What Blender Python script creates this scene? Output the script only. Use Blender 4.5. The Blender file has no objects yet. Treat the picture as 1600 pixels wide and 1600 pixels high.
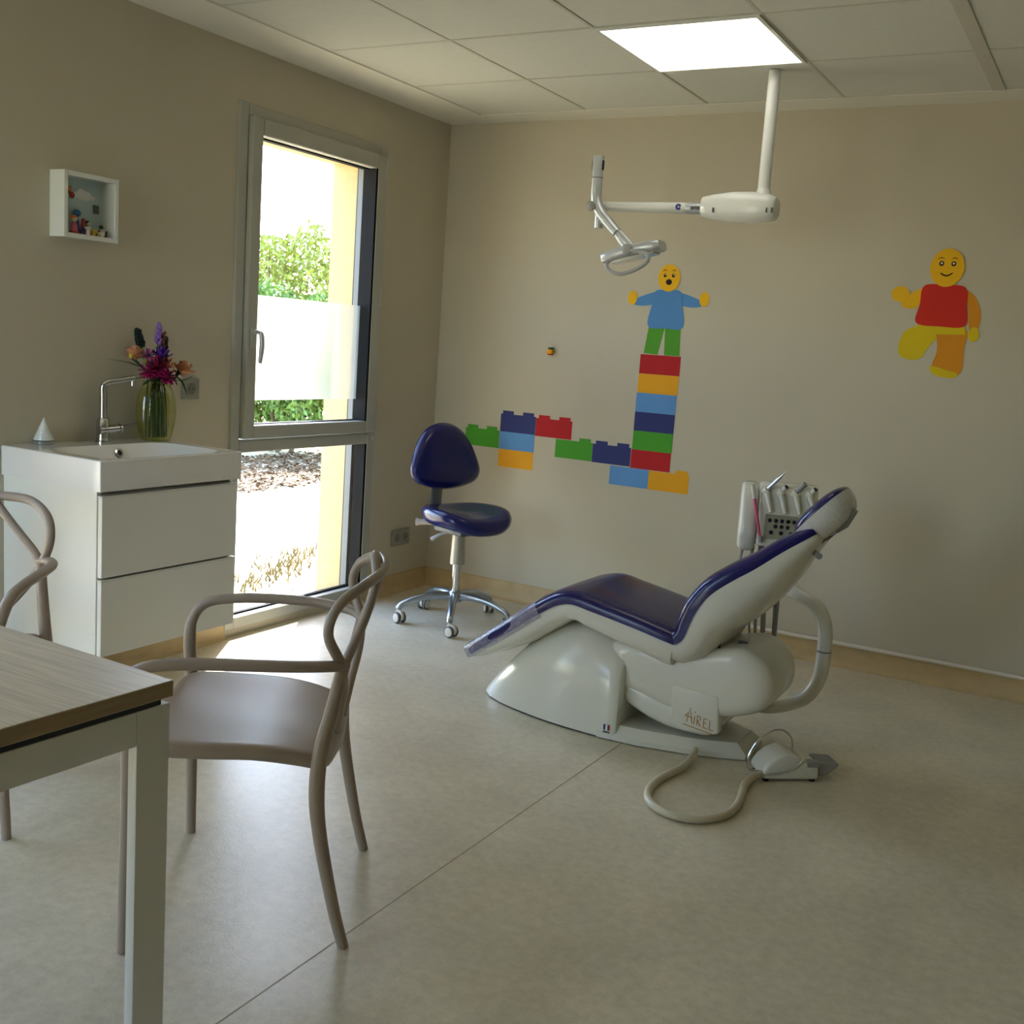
import bpy, bmesh, math, random
from mathutils import Vector, Matrix, Euler
random.seed(7)
S = bpy.context.scene
COL = S.collection
PI = math.pi

# ------------------------------------------------------------------ camera
CAM = Vector((3.27414, -4.95638, 1.34))
yaw, pitch, roll = -0.506864, -0.152044, 0.069801
fw = Vector((math.sin(yaw)*math.cos(pitch), math.cos(yaw)*math.cos(pitch), math.sin(pitch)))
rt = Vector((math.cos(yaw), -math.sin(yaw), 0))
up = rt.cross(fw)
rt, up = rt*math.cos(roll)+up*math.sin(roll), up*math.cos(roll)-rt*math.sin(roll)
cd = bpy.data.cameras.new('camera'); cd.sensor_width = 36; cd.sensor_fit = 'HORIZONTAL'
cd.lens = 1700.81/1600*36; cd.clip_start = 0.05; cd.clip_end = 300
co = bpy.data.objects.new('camera', cd); COL.objects.link(co)
co.matrix_world = Matrix(((rt.x, up.x, -fw.x, CAM.x), (rt.y, up.y, -fw.y, CAM.y), (rt.z, up.z, -fw.z, CAM.z), (0, 0, 0, 1)))
S.camera = co

# ------------------------------------------------------------------ sky, sun, exposure
SUN_DIR = Vector((0.49, -0.78, -1.0)).normalized()      # the way the sunlight travels
wd = bpy.data.worlds.new('world'); S.world = wd; wd.use_nodes = True
nt = wd.node_tree; nt.nodes.clear()
sky = nt.nodes.new('ShaderNodeTexSky'); sky.sky_type = 'NISHITA'; sky.sun_disc = False
sky.sun_elevation = math.asin(-SUN_DIR.z); sky.sun_rotation = math.atan2(-SUN_DIR.x, -SUN_DIR.y)
sky.air_density = 1.0; sky.dust_density = 1.0; sky.ozone_density = 1.0
bg = nt.nodes.new('ShaderNodeBackground'); bg.inputs['Strength'].default_value = 1.9
ow = nt.nodes.new('ShaderNodeOutputWorld')
nt.links.new(sky.outputs[0], bg.inputs[0]); nt.links.new(bg.outputs[0], ow.inputs[0])
sl = bpy.data.lights.new('sun', 'SUN'); sl.energy = 20.0; sl.angle = math.radians(0.6); sl.color = (1, .97, .92)
so = bpy.data.objects.new('sun', sl); COL.objects.link(so)
so.rotation_euler = SUN_DIR.to_track_quat('-Z', 'Y').to_euler(); so.location = (-4, 6, 9)

def portal(loc, sx, sy, rot=(0, math.radians(-90), 0)):          # sampling guide for the sky light at a window opening, gives off nothing itself
    l = bpy.data.lights.new('window_portal', 'AREA'); l.shape = 'RECTANGLE'; l.size = sx; l.size_y = sy
    l.cycles.is_portal = True
    o = bpy.data.objects.new('window_portal', l); COL.objects.link(o); o.location = loc
    o.rotation_euler = rot
portal((-0.30, -1.05, 1.13), 2.2, 0.95)
portal((.62, -5.85, 1.13), 1.1, 2.2, (math.radians(90), 0, 0))
portal((-0.30, -3.53, 1.13), 2.2, 0.95)
S.view_settings.view_transform = 'Standard'; S.view_settings.look = 'None'
S.view_settings.exposure = 0.05; S.view_settings.gamma = 1.0; S.view_settings.use_curve_mapping = False
S.cycles.use_denoising = True
S.cycles.max_bounces = 10; S.cycles.diffuse_bounces = 6; S.cycles.glossy_bounces = 5
S.cycles.transmission_bounces = 8; S.cycles.transparent_max_bounces = 16
S.cycles.sample_clamp_indirect = 8.0; S.cycles.caustics_refractive = False; S.cycles.caustics_reflective = False

# ------------------------------------------------------------------ materials
def lin(c):
    return tuple(((v/255)/12.92 if v/255 <= .04045 else ((v/255+.055)/1.055)**2.4) for v in c)
MATS = {}
def mat(name, rgb, rough=.5, metal=0., var=.06, scale=8., bump=0., bscale=60., coat=0., spec=.5, stretch=None, trans=0., ior=1.45, alpha=1., emit=None, estr=0.):
    if name in MATS: return MATS[name]
    m = bpy.data.materials.new(name); m.use_nodes = True; n = m.node_tree.nodes; l = m.node_tree.links
    b = n['Principled BSDF']; c = lin(rgb)
    b.inputs['Roughness'].default_value = rough; b.inputs['Metallic'].default_value = metal
    b.inputs['Coat Weight'].default_value = coat; b.inputs['Coat Roughness'].default_value = .08
    b.inputs['Specular IOR Level'].default_value = spec; b.inputs['IOR'].default_value = ior
    b.inputs['Transmission Weight'].default_value = trans; b.inputs['Alpha'].default_value = alpha
    tc = n.new('ShaderNodeTexCoord'); mp = n.new('ShaderNodeMapping'); l.new(tc.outputs['Object'], mp.inputs[0])
    if stretch: mp.inputs['Scale'].default_value = stretch
    nz = n.new('ShaderNodeTexNoise'); nz.inputs['Scale'].default_value = scale; nz.inputs['Detail'].default_value = 5
    l.new(mp.outputs[0], nz.inputs['Vector'])
    rp = n.new('ShaderNodeValToRGB')
    rp.color_ramp.elements[0].position = .3; rp.color_ramp.elements[1].position = .7
    rp.color_ramp.elements[0].color = tuple(max(0, v*(1-var)) for v in c)+(1,)
    rp.color_ramp.elements[1].color = tuple(min(1, v*(1+var)) for v in c)+(1,)
    l.new(nz.outputs['Fac'], rp.inputs[0]); l.new(rp.outputs[0], b.inputs['Base Color'])
    if bump:
        n2 = n.new('ShaderNodeTexNoise'); n2.inputs['Scale'].default_value = bscale; n2.inputs['Detail'].default_value = 3
        l.new(mp.outputs[0], n2.inputs['Vector'])
        bp = n.new('ShaderNodeBump'); bp.inputs['Strength'].default_value = bump; bp.inputs['Distance'].default_value = .01
        l.new(n2.outputs['Fac'], bp.inputs['Height']); l.new(bp.outputs[0], b.inputs['Normal'])
    if emit:
        b.inputs['Emission Color'].default_value = lin(emit)+(1,); b.inputs['Emission Strength'].default_value = estr
    MATS[name] = m
    return m

def pane_mat(name, tint=(1, 1, 1), gloss=1.0):
    m = bpy.data.materials.new(name); m.use_nodes = True; n = m.node_tree.nodes; l = m.node_tree.links; n.clear()
    o = n.new('ShaderNodeOutputMaterial'); mx = n.new('ShaderNodeMixShader'); t = n.new('ShaderNodeBsdfTransparent')
    g = n.new('ShaderNodeBsdfGlossy'); g.inputs['Roughness'].default_value = .02; lw = n.new('ShaderNodeLayerWeight'); lw.inputs[0].default_value = .5
    pw_ = n.new('ShaderNodeMath'); pw_.operation = 'POWER'; pw_.inputs[1].default_value = 4.0
    fr = n.new('ShaderNodeMath'); fr.operation = 'MULTIPLY_ADD'; fr.inputs[1].default_value = .6*gloss; fr.inputs[2].default_value = .035*gloss
    l.new(lw.outputs['Facing'], pw_.inputs[0]); l.new(pw_.outputs[0], fr.inputs[0])
    t.inputs[0].default_value = tint+(1,)
    l.new(fr.outputs[0], mx.inputs[0]); l.new(t.outputs[0], mx.inputs[1]); l.new(g.outputs[0], mx.inputs[2]); l.new(mx.outputs[0], o.inputs[0])
    return m

def film_mat(name, rgb, solid, rough=.3, translucent=False):
    """thin plastic film: partly clear, partly cloudy"""
    m = bpy.data.materials.new(name); m.use_nodes = True; n = m.node_tree.nodes; l = m.node_tree.links; n.clear()
    o = n.new('ShaderNodeOutputMaterial'); mx = n.new('ShaderNodeMixShader'); t = n.new('ShaderNodeBsdfTransparent')
    p = n.new('ShaderNodeBsdfPrincipled'); p.inputs['Base Color'].default_value = lin(rgb)+(1,); p.inputs['Roughness'].default_value = rough
    nz = n.new('ShaderNodeTexNoise'); nz.inputs['Scale'].default_value = 22
    mr = n.new('ShaderNodeMapRange'); mr.inputs['From Min'].default_value = .3; mr.inputs['From Max'].default_value = .7
    mr.inputs['To Min'].default_value = max(0, solid-.06); mr.inputs['To Max'].default_value = min(1, solid+.06)
    l.new(nz.outputs['Fac'], mr.inputs[0]); l.new(mr.outputs[0], mx.inputs[0])
    l.new(t.outputs[0], mx.inputs[1]); l.new(p.outputs[0], mx.inputs[2]); l.new(mx.outputs[0], o.inputs[0])
    return m

M_wall = mat('wall_paint', (196, 188, 168), .85, var=.02, scale=2, bump=.06, bscale=220)
M_ceil = mat('ceiling_board', (226, 224, 212), .9, var=.015, scale=3, bump=.05, bscale=300)
M_tile = mat('ceiling_tile_fibre', (212, 213, 203), .92, var=.02, scale=30, bump=.12, bscale=420)
M_rail = mat('ceiling_rail_metal', (196, 194, 182), .6, var=.02)
M_cove = mat('vinyl_cove', (196, 172, 128), .5, var=.08, scale=14)
M_duct = mat('white_plastic_duct', (222, 214, 200), .45, var=.02)
M_white = mat('white_lacquer', (226, 228, 222), .18, var=.012, scale=3, coat=.3)
M_cab = mat('cabinet_white', (240, 240, 234), .22, var=.01, scale=3)
M_ceramic = mat('ceramic_white', (242, 240, 238), .12, var=.008, coat=.4)
M_shell = mat('unit_white_plastic', (218, 217, 206), .24, var=.012, scale=4, coat=.25)
M_blue = mat('navy_vinyl', (24, 20, 88), .24, var=.1, scale=5, bump=.015, bscale=18, coat=.08)
M_blue2 = mat('navy_vinyl_stool', (20, 26, 92), .22, var=.1, scale=5, bump=.02, bscale=18, coat=.2)
M_chrome = mat('chrome', (205, 205, 205), .12, 1.0, var=.02)
M_alu = mat('brushed_aluminium', (176, 184, 194), .28, 1.0, var=.05, scale=20)
M_lampgrey = mat('lamp_grey_metal', (196, 200, 202), .35, .55, var=.03)
M_grey = mat('grey_plastic', (150, 150, 148), .5, var=.04)
M_dgrey = mat('dark_grey_plastic', (92, 92, 92), .5, var=.05)
M_black = mat('black_plastic', (22, 22, 24), .4, var=.1)
M_win = mat('window_grey_aluminium', (176, 176, 166), .45, .0, var=.02)
M_gasket = mat('rubber_gasket', (12, 13, 16), .7, var=.1, spec=.2)
M_taupe = mat('taupe_polypropylene', (156, 141, 126), .4, var=.02, scale=6, bump=.02, bscale=300)
M_metalwhite = mat('table_frame_metal', (216, 216, 210), .42, .1, var=.015)
M_ochre = mat('ochre_render', (196, 174, 132), .9, var=.06, scale=40, bump=.25, bscale=160)
M_hose = mat('beige_hose', (196, 188, 164), .38, var=.03)
M_glass = pane_mat('window_glass')
M_film = film_mat('clouded_plastic_film', (178, 176, 200), .40, .14)
M_film2 = film_mat('white_plastic_film', (224, 224, 222), .86, .16)
M_frost = bpy.data.materials.new('frosted_film'); M_frost.use_nodes = True
def _frost():
    n = M_frost.node_tree.nodes; l = M_frost.node_tree.links; n.clear()
    o = n.new('ShaderNodeOutputMaterial'); a = n.new('ShaderNodeMixShader'); a.inputs[0].default_value = .2
    t = n.new('ShaderNodeBsdfTranslucent'); t.inputs[0].default_value = (.5, .53, .52, 1)
    r = n.new('ShaderNodeBsdfRefraction'); r.inputs['Roughness'].default_value = .5; r.inputs['IOR'].default_value = 1.12; r.inputs[0].default_value = (.56, .59, .585, 1)
    l.new(r.outputs[0], a.inputs[1]); l.new(t.outputs[0], a.inputs[2]); l.new(a.outputs[0], o.inputs[0])
_frost()

def floor_material():
    m = mat('vinyl_floor', (216, 207, 184), .33, var=.10, scale=3.2, bump=.05, bscale=140, spec=.55)
    n = m.node_tree.nodes; l = m.node_tree.links
    nz = n.new('ShaderNodeTexNoise'); nz.inputs['Scale'].default_value = 34; nz.inputs['Detail'].default_value = 8; nz.inputs['Roughness'].default_value = .7
    rp = [x for x in n if x.type == 'VALTORGB'][0]; b = n['Principled BSDF']
    mx = n.new('ShaderNodeMix'); mx.data_type = 'RGBA'; mx.blend_type = 'MULTIPLY'; mx.inputs[0].default_value = .62
    r2 = n.new('ShaderNodeValToRGB'); r2.color_ramp.elements[0].position = .35; r2.color_ramp.elements[1].position = .62
    r2.color_ramp.elements[0].color = (.74, .735, .70, 1); r2.color_ramp.elements[1].color = (1, 1, 1, 1)
    tc = [x for x in n if x.type == 'TEX_COORD'][0]; l.new(tc.outputs['Object'], nz.inputs['Vector'])
    l.new(nz.outputs['Fac'], r2.inputs[0]); l.new(rp.outputs[0], mx.inputs[6]); l.new(r2.outputs[0], mx.inputs[7]); l.new(mx.outputs[2], b.inputs['Base Color'])
    mr = n.new('ShaderNodeMapRange'); mr.inputs['To Min'].default_value = .27; mr.inputs['To Max'].default_value = .4
    l.new(nz.outputs['Fac'], mr.inputs[0]); l.new(mr.outputs[0], b.inputs['Roughness'])
    return m
M_floor = floor_material()
M_wood = mat('pale_oak_laminate', (230, 221, 203), .42, var=.16, scale=5, stretch=(1.2, 26, 26), bump=.03, bscale=12)
M_woodedge = mat('oak_laminate_edge', (150, 130, 98), .5, var=.15, scale=5, stretch=(26, 1.5, 26))

# ------------------------------------------------------------------ mesh building
class MB:
    def __init__(s): s.v = []; s.f = []
    def add(s, vs, fs):
        k = len(s.v); s.v += [Vector(p) for p in vs]; s.f += [tuple(i+k for i in f) for f in fs]; return s
    def from_bm(s, bm, mtx=None):
        bm.verts.index_update()
        vs = [(mtx @ v.co) if mtx else v.co.copy() for v in bm.verts]
        s.add(vs, [[v.index for v in f.verts] for f in bm.faces]); bm.free(); return s
    def box(s, a, b, bev=0., seg=2, mtx=None):
        bm = bmesh.new(); bmesh.ops.create_cube(bm, size=1)
        for v in bm.verts:
            v.co = Vector(((a[i] if v.co[i] < 0 else b[i]) for i in range(3)))
        if bev: bmesh.ops.bevel(bm, geom=bm.edges[:], offset=bev, segments=seg, affect='EDGES', profile=.5)
        return s.from_bm(bm, mtx)
    def prism(s, poly, axis, lo, hi, bev=0., seg=2, mtx=None):
        """poly in the two other axes (in order), pushed along axis from lo to hi"""
        bm = bmesh.new(); lo_v = []; hi_v = []
        def P(p, h):
            q = list(p); q.insert(axis, h); return bm.verts.new(q)
        lo_v = [P(p, lo) for p in poly]; hi_v = [P(p, hi) for p in poly]; n = len(poly)
        bm.faces.new(lo_v[::-1]); bm.faces.new(hi_v)
        for i in range(n): bm.faces.new((lo_v[i], lo_v[(i+1) % n], hi_v[(i+1) % n], hi_v[i]))
        bmesh.ops.recalc_face_normals(bm, faces=bm.faces[:])
        if bev: bmesh.ops.bevel(bm, geom=bm.edges[:], offset=bev, segments=seg, affect='EDGES', profile=.5)
        return s.from_bm(bm, mtx)
    def soft_prism(s, prof, lo, hi, r, axis=1, n=5):
        """prism whose two end faces are rounded over with radius r"""
        cx = sum(p[0] for p in prof)/len(prof); cz = sum(p[1] for p in prof)/len(prof)
        ext = .5*min(max(p[0] for p in prof)-min(p[0] for p in prof), max(p[1] for p in prof)-min(p[1] for p in prof)); R = []
        st = [(hi_, k) for hi_ in (0, 1) for k in (range(n+1) if hi_ == 0 else range(n, -1, -1))]
        for side, k in st:
            a = PI/2*k/n; f = 1-r*(1-math.sin(a))/ext; h = lo+r*(1-math.cos(a)) if side == 0 else hi-r*(1-math.cos(a)); ring = []
            for p in prof:
                q = [cx+(p[0]-cx)*f, cz+(p[1]-cz)*f]; q.insert(axis, h); ring.append(Vector(q))
            R.append(ring)
        return s.rings(R)
    def rings(s, R, cap=True, closed=True):
        """loft through rings of equal length"""
        n = len(R[0]); vs = [p for r in R for p in r]; fs = []
        for i in range(len(R)-1):
            for j in range(n if closed else n-1):
                fs.append((i*n+j, i*n+(j+1) % n, (i+1)*n+(j+1) % n, (i+1)*n+j))
        if cap:
            fs.append(tuple(range(n))[::-1]); k = (len(R)-1)*n; fs.append(tuple(range(k, k+n)))
        return s.add(vs, fs)
    def tube(s, pts, r, seg=10, flat=1.0, flat_dir=None, closed=False):
        """sweep; r number or list; flat squeezes the section along flat_dir"""
        pts = [Vector(p) for p in pts]; n = len(pts)
        rs = r if isinstance(r, (list, tuple)) else [r]*n
        if len(rs) != n: rs = [interp(rs, i/(n-1)) for i in range(n)]
        T = []
        for i in range(n):
            a = pts[(i-1) % n] if (closed or i > 0) else pts[i]; b = pts[(i+1) % n] if (closed or i < n-1) else pts[i]
            T.append((b-a).normalized())
        u = T[0].orthogonal().normalized(); R = []
        for i in range(n):
            if flat_dir is not None:
                u = Vector(flat_dir) - T[i]*Vector(flat_dir).dot(T[i]); u = u.normalized() if u.length > 1e-4 else T[i].orthogonal().normalized()
            else:
                u = (u - T[i]*u.dot(T[i])).normalized()
            w = T[i].cross(u)
            R.append([pts[i] + (u*math.cos(2*PI*k/seg)*flat + w*math.sin(2*PI*k/seg))*rs[i] for k in range(seg)])
        if closed: R.append(R[0]); return s.rings(R, cap=False)
        return s.rings(R)
    def lathe(s, prof, c=(0, 0, 0), seg=24, mtx=None):
        """profile of (radius, z); ends closed where radius > 0"""
        R = []
        for (r, z) in prof:
            r = max(r, 1e-4)
            ring = [Vector((c[0]+r*math.cos(2*PI*k/seg), c[1]+r*math.sin(2*PI*k/seg), c[2]+z)) for k in range(seg)]
            R.append([mtx @ p for p in ring] if mtx else ring)
        return s.rings(R)
    def ball(s, c, r, seg=14, rg=9, mtx=None):
        r = (r, r, r) if not isinstance(r, (tuple, list)) else r; R = []
        for i in range(rg+1):
            t = PI*i/rg; q = max(math.sin(t), 1e-3)
            ring = [Vector((r[0]*q*math.cos(2*PI*k/seg), r[1]*q*math.sin(2*PI*k/seg), -r[2]*math.cos(t))) for k in range(seg)]
            R.append([(mtx @ p if mtx else p)+Vector(c) for p in ring])
        return s.rings(R)
    def obj(s, name, m, parent=None, smooth=40, **kw):
        me = bpy.data.meshes.new(name); off = ORIG.get(parent.name, Vector((0, 0, 0))) if parent else Vector((0, 0, 0))
        me.from_pydata([tuple(v-off) for v in s.v], [], s.f); me.validate()
        bm = bmesh.new(); bm.from_mesh(me); bmesh.ops.recalc_face_normals(bm, faces=bm.faces[:]); bm.to_mesh(me); bm.free()
        if smooth:
            me.polygons.foreach_set('use_smooth', [True]*len(me.polygons)); me.set_sharp_from_angle(angle=math.radians(smooth))
        me.materials.append(m)
        o = bpy.data.objects.new(name, me); COL.objects.link(o)
        if parent: o.parent = parent; ORIG[o.name] = off
        for k, v in kw.items(): o[k] = v
        return o
ORIG = {}
def interp(a, t):
    x = t*(len(a)-1); i = min(int(x), len(a)-2); return a[i]+(a[i+1]-a[i])*(x-i)
def spl(P, n=8, closed=False):
    """Catmull-Rom through points of any dimension"""
    P = [Vector(p) for p in P]; out = []; N = len(P)
    for i in range(N if closed else N-1):
        g = lambda k: P[k % N] if closed else P[max(0, min(N-1, k))]
        a, b, c, d = g(i-1), g(i), g(i+1), g(i+2)
        for k in range(n):
            t = k/n
            out.append(.5*((2*b)+(c-a)*t+(2*a-5*b+4*c-d)*t*t+(3*b-a-3*c+d)*t*t*t))
    if not closed: out.append(P[-1])
    return out
def thing(name, label, cat, loc=(0, 0, 0), group=None, kind=None):
    o = bpy.data.objects.new(name, None); COL.objects.link(o); o.location = loc; o.empty_display_size = .05
    if kind: o['kind'] = kind
    o['label'] = label; o['category'] = cat
    if group: o['group'] = group
    ORIG[o.name] = Vector(loc)
    return o
def tag(o, label, cat, group=None):
    o['label'] = label; o['category'] = cat
    if group: o['group'] = group
    return o
def struct(o, label=None):
    o['kind'] = 'structure'
    if label: o['label'] = label
    return o
def frame_mtx(o, x, y, z):
    x, y, z = Vector(x), Vector(y), Vector(z)
    return Matrix(((x.x, y.x, z.x, o[0]), (x.y, y.y, z.y, o[1]), (x.z, y.z, z.z, o[2]), (0, 0, 0, 1)))
def aim(o, d, upv=(0, 0, 1)):
    """matrix whose z points along d"""
    d = Vector(d).normalized(); x = Vector(upv).cross(d)
    x = x.normalized() if x.length > 1e-4 else Vector((1, 0, 0)); return frame_mtx(o, x, d.cross(x), d)

# ================================================================== THE SETTING
H = 2.45; XR = 6.0; YF = -5.6
WIN = [(-4.03, -3.03), (-1.556, -.55)]; FWX = (.10, 1.16); WZ0, WZ1 = .035, 2.235
def wall_with_holes(x0, x1, holes, z0h, z1h, ylo, yhi, zlo, zhi):
    b = MB(); ys = ylo
    for (a, c) in sorted(holes):
        b.box((x0, ys, zlo), (x1, a, zhi)); b.box((x0, a, zlo), (x1, c, z0h)); b.box((x0, a, z1h), (x1, c, zhi)); ys = c
    b.box((x0, ys, zlo), (x1, yhi, zhi)); return b
struct(wall_with_holes(-.06, 0, WIN, WZ0, WZ1, YF, .12, -.05, 2.62).obj('wall_left', M_wall, smooth=0), 'matt greige painted wall with the tall window')
struct(wall_with_holes(-.275, -.0605, [(a+.05, c-.055) for a, c in WIN], .02, 2.15, YF, 1.2, -.3, 3.2).obj('wall_outside', M_ochre, smooth=0), 'ochre rendered outer wall seen in the window reveal')
struct(MB().box((0.0005, 0, -.05), (XR+.12, .12, 2.62)).obj('wall_back', M_wall, smooth=0), 'matt greige painted wall carrying the stickers')
struct(MB().box((XR, YF, -.05), (XR+.12, 0, 2.62)).obj('wall_right', M_wall, smooth=0))
struct(MB().box((0, YF-.2, -.05), (FWX[0], YF, 2.62)).box((FWX[1], YF-.2, -.05), (XR, YF, 2.62)).box((FWX[0], YF-.2, WZ1), (FWX[1], YF, 2.62)).box((FWX[0], YF-.2, -.05), (FWX[1], YF, WZ0)).obj('wall_front', M_wall, smooth=0))
fl = struct(MB().box((-.05, YF, -.05), (XR, .0, 0)).obj('floor', M_floor, smooth=0), 'mottled beige sheet vinyl floor')
M_seam = mat('weld_seam', (166, 152, 126), .5, var=.1)
MB().box((1.894, YF, -.002), (1.897, -.02, .0006)).obj('weld_seam', M_seam, fl, smooth=0)

# coved vinyl skirting
def cove(name, along, lo, hi, holes=()):
    prof = [(0, 0), (.03, 0.0005), (.016, .006), (.008, .018), (.005, .035), (.005, .095), (.0, .0985)]
    b = MB(); segs = []; s = lo
    for a, c in holes: segs.append((s, a)); s = c
    segs.append((s, hi))
    for a, c in segs:
        R = []
        for q in (a, c):
            R.append([Vector((p[0]+.0006, q, p[1])) if along == 'y' else Vector((q, -p[0]-.0006, p[1])) for p in prof])
        b.rings(R)
    return struct(b.obj(name, M_cove, smooth=50), 'beige coved vinyl skirting')
cove('baseboard_left', 'y', YF, -.001, WIN)
cove('baseboard_back', 'x', .001, XR)
struct(MB().tube([(1.62, -.012, .106), (XR, -.012, .106)], .0095, 10).obj('trim_1', M_duct), 'white cable duct along the top of the skirting')

# ceiling: plasterboard border, drop-in tiles, thin rails
ce = MB(); ce.box((-.0, YF, 2.475), (XR, 0, 2.6))
GX = [.289, .863, 1.463, 2.063, 2.663, 3.263, 3.863, 4.463, 5.063]; GY = [-.178, -.754, -1.354, -1.954, -2.554, -3.154, -3.754]
ce.box((0, YF, H), (GX[0], 0, 2.475)).box((GX[0], GY[0], H), (XR, 0, 2.475)).box((GX[0], YF, H), (XR, GY[-1], 2.475)).box((GX[-1], GY[-1], H), (XR, GY[0], 2.475))
ceil = struct(ce.obj('ceiling', M_ceil, smooth=0), 'white suspended tile ceiling')
tile_me = {}
for i in range(len(GX)-1):
    for j in range(len(GY)-1):
        if (i, j) == (2, 1): continue
        x0, x1, y1, y0 = GX[i], GX[i+1], GY[j], GY[j+1]
        key = (round(x1-x0, 3), round(y1-y0, 3))
        if key not in tile_me:
            t = MB().box((.004, .004, .0), (key[0]-.004, key[1]-.004, .014), .003, 1).obj('ceiling_tile', M_tile, ceil, smooth=0); tile_me[key] = t.data
        else:
            t = bpy.data.objects.new('ceiling_tile', tile_me[key]); COL.objects.link(t); t.parent = ceil
        t.location = (x0, y0, H+.004 + .0012*((i*7+j*3) % 3))
for i, x in enumerate(GX):
    w = .0065 if i != 4 else .024
    MB().box((x-w, GY[-1], H+(.003 if i != 4 else .001)), (x+w, GY[0], 2.474)).obj('ceiling_rail', M_rail, ceil, smooth=0)
for y in GY:
    MB().box((GX[0], y-.0065, H+.0032), (GX[-1], y+.0065, 2.4738)).obj('ceiling_rail', M_rail, ceil, smooth=0)

# LED panel
M_led = mat('led_diffuser', (255, 252, 244), .5, var=0, emit=(255, 250, 240), estr=2.3)
lp = thing('ceiling_light', 'square glowing LED panel set in the ceiling tiles', 'ceiling light', (1.763, -1.054, H))
b = MB()
for (a, c) in [((1.466, -1.351), (1.480, -.757)), ((2.046, -1.351), (2.060, -.757)), ((1.48, -1.351), (2.046, -1.337)), ((1.48, -.771), (2.046, -.757))]:
    b.box((a[0], a[1], H-.004), (c[0], c[1], H+.02))
b.obj('frame', M_white, lp, smooth=0)
MB().box((1.4805, -1.3365, H-.001), (2.0455, -.7715, H+.012)).obj('diffuser', M_led, lp, smooth=0)

# ------------------------------------------------------------------ windows
def window(n, y0, y1, detail=True):
    w = thing('window_%d' % n, 'tall grey aluminium window with a frosted band across the casement', 'window', (0, (y0+y1)/2, WZ0), kind='structure')
    del w['category']
    X0, X1 = -.062, .012
    f = MB()
    f.box((X0, y0, WZ0), (X1, y0+.052, WZ1), .003, 1); f.box((X0, y1-.058, WZ0), (X1, y1, WZ1), .003, 1)
    f.box((X0, y0+.052, WZ1-.052), (X1, y1-.058, WZ1), .003, 1); f.box((X0, y0+.052, WZ0), (X1, y1-.058, WZ0+.048), .003, 1)
    f.obj('frame', M_win, w, smooth=0)
    MB().box((X0, y0+.0525, .806), (X1, y1-.0585, .858), .003, 1).obj('mullion', M_win, w, smooth=0)
    g = MB()
    g.box((-.05, y0+.053, WZ0+.0485), (-.028, y0+.066, .8055)).box((-.05, y1-.073, WZ0+.0485), (.009, y1-.0585, .8055)).box((-.05, y0+.066, WZ0+.0485), (-.028, y1-.071, WZ0+.056)).box((-.05, y0+.066, .8), (-.028, y1-.071, .8055))
    g.obj('gasket', M_gasket, w, smooth=0)
    MB().box((-.042, y0+.06, WZ0+.052), (-.036, y1-.065, .803)).obj('pane', M_glass, w, smooth=0)
    # opening casement
    s0, s1, t0, t1 = y0+.056, y1-.026, .866, 2.187
    c = MB(); fwid = .062; xa, xb = -.05, .034
    c.box((xa, s0, t0), (xb, s0+fwid, t1), .004, 1).box((xa, s1-fwid-.012, t0), (xb, s1, t1), .004, 1)
    c.box((xa, s0+fwid, t1-.068), (xb, s1-fwid-.012, t1), .004, 1).box((xa, s0+fwid, t0), (xb, s1-fwid-.012, t0+.056), .004, 1)
    cs = c.obj('casement', M_win, w, smooth=0)
    gy0, gy1, gz0, gz1 = s0+fwid, s1-fwid-.012, t0+.056, t1-.068
    g = MB()
    g.box((-.045, gy0, gz0), (-.012, gy0+.006, gz1)).box((-.045, gy1-.014, gz0), (.031, gy1, gz1)).box((-.045, gy0+.006, gz0), (-.012, gy1-.012, gz0+.004)).box((-.045, gy0+.006, gz1-.006), (-.012, gy1-.012, gz1))
    g.obj('gasket', M_gasket, cs, smooth=0)
    MB().box((-.036, gy0+.003, gz0+.002), (-.030, gy1-.004, gz1-.003)).obj('pane', M_glass, cs, smooth=0)
    MB().add([(-.0285, gy0+.0065, 1.026), (-.0285, gy1-.0125, 1.026), (-.0285, gy1-.0125, 1.475), (-.0285, gy0+.0065, 1.475)], [(0, 1, 2, 3)]).obj('frosted_film', M_frost, cs, smooth=0, label='frosted privacy film')
    # handle
    hy = s0+.03
    MB().box((.0345, hy-.014, 1.255), (.043, hy+.014, 1.335), .004, 2).obj('handle_plate', M_win, cs)
    MB().tube(spl([(.04, hy, 1.318), (.075, hy+.002, 1.318), (.082, hy+.006, 1.30), (.082, hy+.008, 1.25), (.076, hy+.006, 1.19)], 6), [.009, .009, .011, .011, .008], 10).obj('handle', M_lampgrey, cs)
    for z in (2.125, 1.522, .928):
        MB().tube([(.028, y1-.034, z-.04), (.028, y1-.034, z+.04)], .008, 8).box((.0125, y1-.05, z-.03), (.028, y1-.02, z+.03), .002, 1).obj('hinge', M_lampgrey, w)
    # shutter guides and sill outside
    MB().box((-.100, y1-.080, .02), (-.066, y1-.056, 2.145)).obj('shutter_guide', mat('guide_grey', (112, 118, 122), .5, var=.02), w, smooth=0)
    MB().box((-.106, y1-.080, .02), (-.1002, y1-.056, 2.145)).obj('guide_gap_shade', M_black, w, smooth=0)  # black strip standing in for the shaded gap along the guide
    MB().box((-.115, y0+.051, .02), (-.066, y0+.10, 2.145)).obj('shutter_guide', M_win, w, smooth=0)
    MB().box((-.31, y0+.052, -.01), (-.064, y1-.057, .0195)).obj('sill', mat('stone_sill', (206, 202, 190), .8), w, smooth=0)
    return w
window(1, *WIN[1]); w2 = window(2, *WIN[0]); w2['label'] = 'second tall grey window further along the same wall'
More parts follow.
